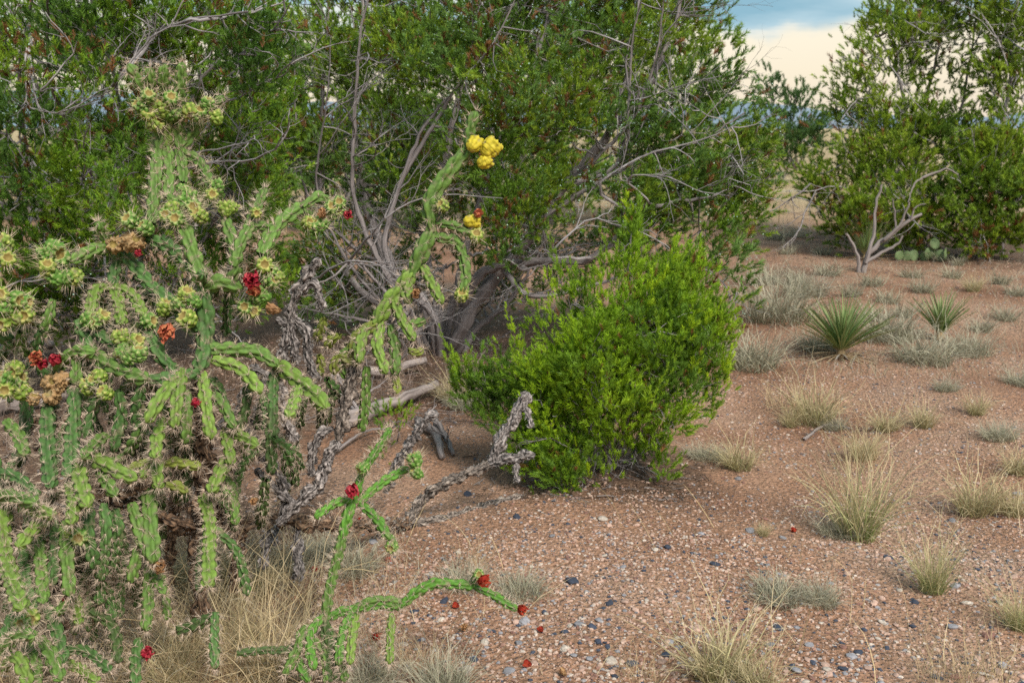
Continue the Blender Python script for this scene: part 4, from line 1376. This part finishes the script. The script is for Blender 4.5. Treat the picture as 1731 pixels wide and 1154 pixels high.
def near(p):
    best = min(LMK, key=lambda l: float(np.hypot(*(gp(l[1], l[2])[:2] - p[:2]))))
    return best[0]


LOOK = {'grey': 'low round grey-green grass tussock near ', 'straw': 'straw coloured grass tussock with olive base near ', 'tall': 'tall blond grass tussock with green base near ', 'thin': 'thin clump of single blond grass stalks near ', 'far': 'small pale grass tussock near '}
WID = {'grey': .34, 'straw': .36, 'tall': .52, 'thin': .5, 'far': .38}
for k, (ty, x, y, wpx, lab) in enumerate(TUS):
    p = gp(x, y)
    d = (p - CAM) @ FW
    sc = wpx * {'tall': 1.15, 'thin': 1.15, 'straw': 1.05, 'grey': 1.0, 'far': .95}[ty] * d / F / WID[ty]
    o = thing('grass_tussock', lab or LOOK[ty] + near(p), 'grass tussock', p, None if lab else ty + ' tussocks near ' + near(p), GM[ty, k % 5])
    o.scale = (sc * random.uniform(.9, 1.1), sc * random.uniform(.9, 1.1), sc * random.uniform(.85, 1.1))
    if ty == 'tall':
        o.scale.z *= 1.25
    o.rotation_euler.z = random.uniform(0, 6.28)

# fine dry grass and litter that cannot be counted
fg = MB()
r = np.random.default_rng(77)


def strands(mb, n, fx, cols, l0, l1, w, lean=.9):
    base = np.array([fx() for _ in range(n)])
    az = r.uniform(0, 6.283, n); ln = r.uniform(l0, l1, n)
    K = 6
    pts = np.empty((n, K, 3)); pts[:, 0] = base
    tl0 = r.uniform(0, .5, n); cu = lean * r.uniform(.2, 1.3, n)
    for k in range(1, K):
        tl = tl0 + cu * (k / K)
        az = az + r.normal(size=n) * .2
        pts[:, k] = pts[:, k - 1] + np.stack([np.sin(tl) * np.cos(az), np.sin(tl) * np.sin(az), np.cos(tl)], -1) * (ln / (K - 1))[:, None]
    side = nrm(r.normal(size=(n, 3)))
    ww = w * r.uniform(.6, 1.4, n)[:, None] * np.array([1, 1, .9, .8, .6, .15])[None]
    V = np.stack([pts - side[:, None] * ww[..., None], pts + side[:, None] * ww[..., None]], 2)
    idx = np.arange(n * K * 2).reshape(n, K, 2)
    q = np.stack([idx[:, :-1, 0], idx[:, :-1, 1], idx[:, 1:, 1], idx[:, 1:, 0]], -1).reshape(-1, 4)
    c = np.array(cols)[r.integers(0, len(cols), n)] * r.uniform(.6, 1.2, (n, 1))
    mb.add(V.reshape(-1, 3), q, np.repeat(c, K * 2, 0))


strands(fg, 5200, lambda: gp(r.uniform(-40, 520), r.uniform(930, 1200)) - (0, 0, .01), [STRAW, (.5, .38, .2), GREY, (.42, .3, .18)], .06, .24, .0010, 1.6)
strands(fg, 1500, lambda: gp(r.uniform(420, 720), r.uniform(900, 1170)) - (0, 0, .01), [STRAW, GREY, (.5, .36, .22)], .04, .14, .0009)
strands(fg, 620, lambda: gp(r.uniform(0, 540), r.uniform(940, 1200)) - (0, 0, .01), [STRAW, (.62, .48, .27), (.66, .53, .33)], .2, .5, .0012, 1.4)
strands(fg, 160, lambda: gp(r.uniform(560, 1731), r.uniform(860, 1160)) - (0, 0, .01), [STRAW, (.62, .48, .27)], .1, .3, .001, 1.2)
o = fg.build('dry_grass', M_GRASS, kind='stuff')
tag(o, 'tangled thin dry straw grass beneath the large cactus', 'dry grass')
fg = MB()
strands(fg, 1300, lambda: gp(r.uniform(480, 900), r.uniform(585, 690)) - (0, 0, .01), [(.20, .14, .11), (.28, .2, .17), (.36, .28, .24)], .06, .26, .0014, .7)
strands(fg, 1600, lambda: gp(r.uniform(-40, 480), r.uniform(560, 800)) - (0, 0, .01), [(.2, .14, .11), (.3, .23, .2)], .06, .22, .0014, .7)
o = fg.build('dry_weeds', M_GRASS, kind='stuff')
tag(o, 'brown dead weed stems in the shade below the large juniper', 'dry weeds')
fg = MB()
strands(fg, 5000, lambda: np.array([r.uniform(-6, 26), 14 + 34 * r.uniform() ** 1.3, -.02]), [(.52, .42, .24), (.46, .36, .2), (.5, .44, .3)], .2, .45, .006, .6)
strands(fg, 3000, lambda: gp(r.uniform(1230, 1760), r.uniform(430, 640)) - (0, 0, .01), [(.42, .40, .33), (.5, .42, .28), (.36, .34, .24)], .05, .16, .0016, 1.0)
o = fg.build('field_grass', M_GRASS, kind='stuff')
tag(o, 'short blond grass scattered over the clearing and the far field', 'dry grass')

# ------------------------------------------------------------------ yuccas
lf = MB()
K = 9
t = np.linspace(0, 1, K)
wd = .0075 * np.array([1.3, 1.0, 1.0, 1.0, .95, .85, .7, .45, .03])
zc = -.05 * t ** 2
V = np.stack([np.stack([-wd, np.zeros(K) + .003, t], -1), np.stack([0 * t, np.zeros(K) - .001, t], -1), np.stack([wd, np.zeros(K) + .003, t], -1)], 1)
V[:, :, 1] += (zc)[:, None]
idx = np.arange(K * 3).reshape(K, 3)
q = np.concatenate([np.stack([idx[:-1, j], idx[:-1, j + 1], idx[1:, j + 1], idx[1:, j]], -1) for j in (0, 1)])
LEAF = {}
for nm, cb, ct in [('g', (.20, .30, .08), (.30, .36, .15)), ('h', (.13, .22, .06), (.2, .28, .1)), ('d', (.42, .30, .17), (.45, .36, .24)), ('s', (.4, .38, .34), (.38, .34, .3))]:
    cc = np.array(cb) * (1 - t[:, None]) + np.array(ct) * t[:, None]
    cc = np.repeat(cc, 3, 0)
    cc[:6] = np.array((.42, .38, .2)) if nm in 'gh' else cc[:6]
    LEAF[nm] = to_mesh(MB().add(V.reshape(-1, 3), q, cc), 'leaf', M_YUCCA, True)


def yucca(label, x, y, ln, n, nd, spread, seed, up=0.0):
    r = np.random.default_rng(seed)
    p = gp(x, y)
    root = thing('yucca', label, 'yucca', p)
    core = MB().tubes(np.array([[0, 0, -.02], [0, 0, .03 + up], [0, 0, .08 + up], [0, 0, .1 + up]]), np.array([[.03, .035, .025, .004]]), 10, (.35, .25, .13))
    c = core.build('crown_base', M_BARK, root, True); c.location = (0, 0, 0)
    for k in range(n + nd):
        dry = k >= n
        az = k * 2.39996 + r.uniform(-.3, .3)
        tl = spread * ((k + .5) / n) ** .6 * 1.25 + r.normal() * .07 if not dry else r.uniform(1.25, 1.85)
        o = link('dry_leaf' if dry else 'leaf', LEAF[('d' if r.uniform() < .7 else 's') if dry else ('g' if r.uniform() < .6 else 'h')], root,
                 loc=(.012 * math.cos(az), .012 * math.sin(az), .025 + up + (0 if dry else .01)))
        o.rotation_euler = (tl, 0, az - math.pi / 2)
        s = ln * r.uniform(.8, 1.12) * (1 if not dry else r.uniform(.5, .9))
        o.scale = (.85, 1, s)


yucca('spiky dark green yucca with a skirt of dry leaves on bare soil', 1421, 605, .42, 170, 36, .72, 31, .0)
yucca('smaller pale green yucca rising out of grey grass', 1588, 578, .36, 80, 16, .55, 32)
yucca('narrow upright yucca in front of the dead grey shrub', 1462, 440, .62, 46, 8, .6, 33)

# ------------------------------------------------------------------ dead grey shrub
p = gp(1458, 467)
root = thing('dead_shrub', 'leafless grey dead shrub with forked branches across the clearing', 'dead shrub', p)
r = np.random.default_rng(5)
for rad, pts in [(.035, PL(10.9, 10.8, (1458, 468), (1464, 440), (1475, 420), (1505, 398), (1530, 375), (1558, 362))), (.024, PL(10.85, 10.8, (1463, 445), (1476, 400), (1480, 350), (1490, 312))),
                 (.026, PL(10.9, 10.8, (1452, 468), (1450, 435), (1442, 412), (1430, 395))), (.02, PL(10.8, 10.7, (1495, 405), (1520, 380), (1537, 342))), (.022, PL(10.85, 10.8, (1466, 442), (1495, 425), (1520, 412), (1526, 398))),
                 (.014, PL(10.8, 10.7, (1515, 390), (1512, 360), (1508, 335))), (.012, PL(10.8, 10.7, (1540, 370), (1548, 350), (1565, 345))), (.014, PL(10.7, 10.7, (1560, 300), (1585, 290), (1600, 285), (1620, 295))),
                 (.012, PL(10.7, 10.7, (1560, 300), (1545, 312), (1535, 342)))]:
    P = resample(pts, 12)
    P[1:-1] += r.normal(size=(10, 3)) * rad * .25
    MB().tubes(P, np.linspace(rad, rad * .45, 12)[None], 8, np.array([.27, .235, .22]) * r.uniform(.9, 1.15)).build('branch', M_BARK, root, True)

# ------------------------------------------------------------------ prickly pears
sph = []
for i in range(9):
    for j in range(14):
        a = math.pi * i / 8; b = 2 * math.pi * j / 14
        sph.append([math.sin(a) * math.cos(b) * (.75 + .25 * math.sin(a * .5 + .3)), math.sin(a) * math.sin(b) * .16, -math.cos(a)])
sph = np.array(sph)
idx = np.arange(9 * 14).reshape(9, 14)
q = np.stack([idx[:-1], np.roll(idx[:-1], -1, 1), np.roll(idx[1:], -1, 1), idx[1:]], -1).reshape(-1, 4)
rr = np.random.default_rng(8)
pmb = MB().add(sph, q, np.array([.19, .27, .12]) * rr.uniform(.85, 1.1, (len(sph), 1)))
a_ = nrm(rr.normal(size=(60, 3))); bp = a_ * np.array([.95, .16, .95])
PAD = to_mesh(pmb, 'pad', M_CACT, True)
sb = MB(); spines(sb, bp, nrm(a_ * np.array([1, 4, 1])), rr.uniform(.15, .3, 60), .012, np.tile(np.array([.5, .45, .35]), (60, 1)))
PSP = to_mesh(sb, 'spines', M_SPINE)
for lab, pads in [('prickly pear with round blue-green pads at the foot of the far junipers', [(1572, 428, 15, .3, .2), (1590, 432, 13, -.5, .5), (1580, 412, 12, .1, -.3), (1598, 430, 14, 1.0, .9), (1563, 434, 12, -.9, -.7)]),
                  ('low yellow-green prickly pear lying beside the upright blue-green pads', [(1545, 432, 13, .4, -1.0), (1532, 433, 12, -.4, 1.1), (1520, 432, 11, .1, -1.2)])]:
    b0 = gp(pads[0][0], pads[0][1] + 10)
    root = thing('prickly_pear', lab, 'cactus', b0)
    for (x, y, s, rz, ry) in pads:
        b = gp(x, 441)
        d = (b - CAM) @ FW
        sz = s * .78 * d / F
        c = at(x, y, d)
        o = link('pad', PAD, root, loc=Vector((c[0], c[1], max(c[2], b[2] + sz * .75))) - root.location)
        o.rotation_euler = (rr.normal() * .2, ry * .5, rz); o.scale = [sz] * 3
        link('spines', PSP, o, 'stuff', loc=(0, 0, 0))

# ------------------------------------------------------------------ fallen wood
for lab, rad, pts in [('grey fallen juniper log below the hanging green joints', .05, [gp(585, 722) + (0, 0, .05), gp(660, 697) + (0, 0, .06), gp(738, 672) + (0, 0, .09)]),
                      ('short split brown branch lying on bare soil left of the bright bush', .028, [gp(708, 722) + (0, 0, .03), gp(735, 745) + (0, 0, .04), gp(748, 778) + (0, 0, .015)]),
                      ('thin weathered branch touching the short split branch', .022, [gp(738, 728) + (0, 0, .05), gp(755, 752) + (0, 0, .04), gp(766, 772) + (0, 0, .015)]),
                      ('long grey branch lying in the shade under the large juniper', .035, [gp(560, 650) + (0, 0, .05), gp(640, 643) + (0, 0, .06), gp(720, 632) + (0, 0, .1)]),
                      ('dark fallen log behind the left cactus fruits', .07, [gp(-60, 640) + (0, 0, .08), gp(20, 612) + (0, 0, .1), gp(90, 600) + (0, 0, .08)]),
                      ('charred looking branch on the ground left of the large cactus', .05, [gp(-60, 712) + (0, 0, .06), gp(30, 698) + (0, 0, .06), gp(120, 680) + (0, 0, .05)]),
                      ('slim crooked stick on the soil below the seedling', .009, [gp(560, 775) + (0, 0, .02), gp(620, 740) + (0, 0, .04), gp(665, 733) + (0, 0, .02)]),
                      ('thin dark stick beside the blond tussocks on the gravel', .010, [gp(1360, 745) + (0, 0, .012), gp(1395, 724) + (0, 0, .02), gp(1440, 727) + (0, 0, .012)])]:
    P = resample(pts, 14)
    P[1:-1] += r.normal(size=(12, 3)) * rad * .15
    base = pts[0] * .5 + pts[-1] * .5
    root = thing('fallen_branch', lab, 'branch', base)
    wob = 1 + .16 * r.normal(size=(1, 1, 9)) + .07 * r.normal(size=(1, 14, 9))
    P = np.concatenate([P[:1] - (P[1] - P[0]) * .1, P, P[-1:] + (P[-1] - P[-2]) * .1])
    wob = 1 + .16 * r.normal(size=(1, 1, 9)) + .07 * r.normal(size=(1, 16, 9))
    mb = MB().tubes(P, np.r_[.002, np.linspace(rad, rad * .5, 14), .002][None], 9, np.array([.33, .28, .26]) * r.uniform(.8, 1.1), wob)
    mb.build('wood', M_BARK, root, True)
    k = r.integers(3, 12, 3)
    DP, DR = dead_twigs(r, P[k], r.normal(size=(3, 3)) + np.array([0, 0, .5]), np.full(3, rad * 5), np.full(3, rad * .25), 2)
    MB().tubes(DP, DR, 4, np.array([.36, .32, .31])).build('twigs', M_BARK, root, True, 'stuff')

# twig and needle litter
n = 5200
reg = [(480, 930, 585, 720, 1900), (800, 1200, 770, 850, 350), (-40, 560, 600, 1150, 1800), (1240, 1731, 420, 445, 400)]
mb = MB()
for (x0, x1, y0, y1, m) in reg:
    bp = np.array([gp(r.uniform(x0, x1), r.uniform(y0, y1)) for _ in range(m)])
    az = r.uniform(0, 6.28, m); ln = r.uniform(.015, .09, m) * (1 + .5 * (y0 < 600))
    d = np.stack([np.cos(az), np.sin(az), r.normal(size=m) * .12], -1)
    P = np.stack([bp, bp + d * (ln * .5)[:, None] + r.normal(size=(m, 3)) * .004, bp + d * ln[:, None]], 1)
    P[:, :, 2] = gz(P[:, :, 0], P[:, :, 1]) + .004 + r.uniform(0, .012, (m, 3))
    mb.tubes(P, np.full((m, 3), .0016) * r.uniform(.6, 1.8, (m, 1)), 3, np.array([[.26, .17, .12], [.34, .3, .28], [.2, .13, .09]])[r.integers(0, 3, m)])
o = mb.build('twig_litter', M_BARK, kind='stuff')
tag(o, 'scattered dead twigs and needles under the junipers and cactus', 'twig litter')

# ------------------------------------------------------------------ stones
def stone_proto(seed, hi):
    r = np.random.default_rng(seed)
    if hi:
        rings = [(-.35, .75), (-.1, .97), (.15, 1.0), (.42, .82), (.62, .45)]
        seg = 8
    else:
        rings = [(-.2, 1.0), (.35, .78)]
        seg = 5
    ph = r.uniform(0, 6.28); el = r.uniform(.6, .95); hh = r.uniform(.5, .85)
    V = []
    for z, rad in rings:
        for j in range(seg):
            a = 2 * math.pi * j / seg + ph
            k = rad * (1 + r.normal() * (.13 if hi else .2))
            V.append([math.cos(a) * k, math.sin(a) * k * el, z * hh + r.normal() * .04])
    V.append([r.normal() * .1, r.normal() * .1, (.7 if hi else .6) * hh])
    idx = np.arange(len(rings) * seg).reshape(-1, seg)
    tri = []
    for i in range(len(rings) - 1):
        for j in range(seg):
            a, b, c, d = idx[i, j], idx[i, (j + 1) % seg], idx[i + 1, (j + 1) % seg], idx[i + 1, j]
            tri += [[a, b, c], [a, c, d]]
    for j in range(seg):
        tri.append([idx[-1, j], idx[-1, (j + 1) % seg], len(V) - 1])
    return np.array(V), np.array(tri)


CLS = {'pink': ((.50, .33, .26), 'rounded pinkish tan pebble', 'pinkish tan pebbles'), 'dark': ((.045, .055, .085), 'dark blue-black pebble', 'dark blue-black pebbles'),
       'grey': ((.27, .26, .28), 'smooth mid grey pebble', 'grey pebbles'), 'pale': ((.55, .47, .40), 'pale cream pebble', 'pale cream pebbles'), 'rust': ((.26, .13, .10), 'dull reddish brown pebble', 'reddish brown pebbles')}
SM = {}
for ci, (cn_, (cc, _, _)) in enumerate(CLS.items()):
    for k in range(4):
        V, tri = stone_proto(300 + ci * 10 + k, True)
        SM[cn_, k] = to_mesh(MB().add(V, tri, np.array(cc) * (.85 + .1 * k)), 'pebble', M_STONE, k % 2 == 0)
r = np.random.default_rng(91)


def place_stone(cls, x, y, rpx, k):
    p = gp(x, y); d = (p - CAM) @ FW
    s = rpx * d / F
    o = thing('pebble', CLS[cls][1] + ' near ' + near(p), 'pebble', p + np.array([0, 0, s * .12]), CLS[cls][2] + ' near ' + near(p), SM[cls, k % 4])
    o.scale = (s * r.uniform(.85, 1.2), s * r.uniform(.85, 1.1), s * r.uniform(.7, 1))
    o.rotation_euler = (r.normal() * .15, r.normal() * .15, r.uniform(0, 6.28))


known = [('dark', 968, 983, 12), ('dark', 1317, 1062, 10), ('dark', 1068, 1122, 11), ('dark', 1127, 1106, 9), ('pale', 1018, 878, 10), ('pale', 955, 1097, 10), ('grey', 1345, 1133, 13), ('grey', 888, 1052, 11), ('dark', 874, 874, 8), ('grey', 1268, 898, 9),
         ('dark', 1128, 925, 8), ('rust', 1130, 1067, 9), ('pale', 1034, 1118, 11), ('grey', 860, 1135, 11), ('dark', 955, 1068, 7), ('dark', 1027, 1093, 7), ('grey', 979, 1055, 9), ('dark', 791, 836, 8), ('grey', 630, 916, 9), ('grey', 1440, 1110, 10), ('dark', 1425, 1130, 9),
         ('rust', 1670, 1075, 13), ('grey', 1610, 1060, 12), ('pale', 1635, 1020, 10), ('grey', 1720, 835, 9), ('grey', 1248, 810, 8)]
for k, (c_, x, y, s) in enumerate(known):
    place_stone(c_, x, y, s, k)
names = list(CLS); pw = [.44, .2, .18, .11, .07]
k = 0
while k < 262:
    x, y = r.uniform(560, 1740), 850 + 310 * math.sqrt(r.uniform())
    if x < 700 and y < 900:
        continue
    if x < 1000 and y < 930 and r.uniform() < .6:
        continue
    place_stone(names[r.choice(5, p=pw)], x, y, (5.2 + 6 * r.uniform() ** 2.2) * (.55 + .45 * (y - 700) / 450), k)
    k += 1
# the small gravel
mb = MB()
protos = [stone_proto(400 + i, False) for i in range(9)]
pts, sz = [], []
for (n_, y0, y1, s0, s1) in [(46000, 2.3, 4.3, .0025, .0095), (22000, 4.3, 7.5, .004, .011), (6000, 7.5, 12, .007, .015)]:
    yy = np.sqrt(r.uniform(y0 ** 2, y1 ** 2, n_)); xx = r.uniform(-.6, .6, n_) * yy + .08 * yy
    keep = (np.abs(xx) < .56 * yy + .1)
    xx, yy = xx[keep], yy[keep]
    dn = np.array([mnoise.noise(Vector((a * 1.1, b * 1.1, 4))) + .6 * mnoise.noise(Vector((a * 3.3, b * 3.3, 8))) for a, b in zip(xx, yy)])
    bare = (xx > -.9) & (xx < 1.25) & (yy > 3.7) & (yy < 5.6) & (xx < 1.4 - .0 * yy)
    kp = r.uniform(size=len(xx)) < np.clip(.75 + .9 * dn, .15, 1) * np.where(bare, .45, 1) * np.where(xx < -.55, .35, 1)
    xx, yy = xx[kp], yy[kp]
    s = s0 + (s1 - s0) * r.uniform(size=len(xx)) ** 2.2
    pts.append(np.stack([xx, yy, gz(xx, yy) + s * .22], -1)); sz.append(s)
pts = np.concatenate(pts); sz = np.concatenate(sz)
pal = np.array([(.56, .39, .31), (.52, .34, .26), (.45, .29, .22), (.36, .2, .15), (.27, .26, .28), (.36, .33, .33), (.06, .07, .10), (.58, .48, .41), (.25, .13, .1)])
cc = pal[r.choice(9, len(pts), p=[.24, .18, .14, .1, .06, .05, .07, .11, .05])] * r.uniform(.8, 1.15, (len(pts), 1))
n = len(pts)
sz = np.minimum(sz, .012)
which = r.integers(0, 9, n); an = r.uniform(0, 6.28, n)
for k, (V, tri) in enumerate(protos):
    i = np.where(which == k)[0]
    ca, sa = np.cos(an[i])[:, None], np.sin(an[i])[:, None]
    W = np.stack([V[None, :, 0] * ca - V[None, :, 1] * sa, V[None, :, 0] * sa + V[None, :, 1] * ca, np.repeat(V[None, :, 2], len(i), 0)], -1) * sz[i][:, None, None] + pts[i][:, None]
    mb.add(W.reshape(-1, 3), (tri[None] + (np.arange(len(i)) * len(V))[:, None, None]).reshape(-1, 3), np.repeat(cc[i], len(V), 0))
o = mb.build('gravel', M_STONE, kind='stuff')
tag(o, 'fine pink tan and dark gravel strewn over the red soil', 'gravel')

# ------------------------------------------------------------------ fallen flowers
for (x, y, s, c_) in [(503, 1021, 18, 'k'), (776, 1028, 16, 'k'), (898, 1128, 20, 'k'), (917, 1070, 15, 'k'), (650, 950, 16, 'k'), (630, 1080, 20, 'k'), (526, 965, 16, 'k'), (1345, 898, 14, 'k'), (790, 1064, 22, 't'), (955, 1146, 20, 't'), (670, 1055, 14, 'k'), (862, 995, 15, 't'), (605, 880, 12, 'k')]:
    p = gp(x, y); d = (p - CAM) @ FW
    tan = c_ == 't'
    o = thing('fallen_flower', 'tan withered flower fallen on the gravel' if tan else 'dark red withered flower fallen on the ground', 'fallen flower', p + np.array([0, 0, .3 * s * d / F]),
              'fallen tan flowers' if tan else 'fallen red flowers', FLOWER[c_])
    o.rotation_euler = (r.uniform(1.0, 1.7), 0, r.uniform(0, 6.28))
    o.scale = [.75 * s * d / F] * 3
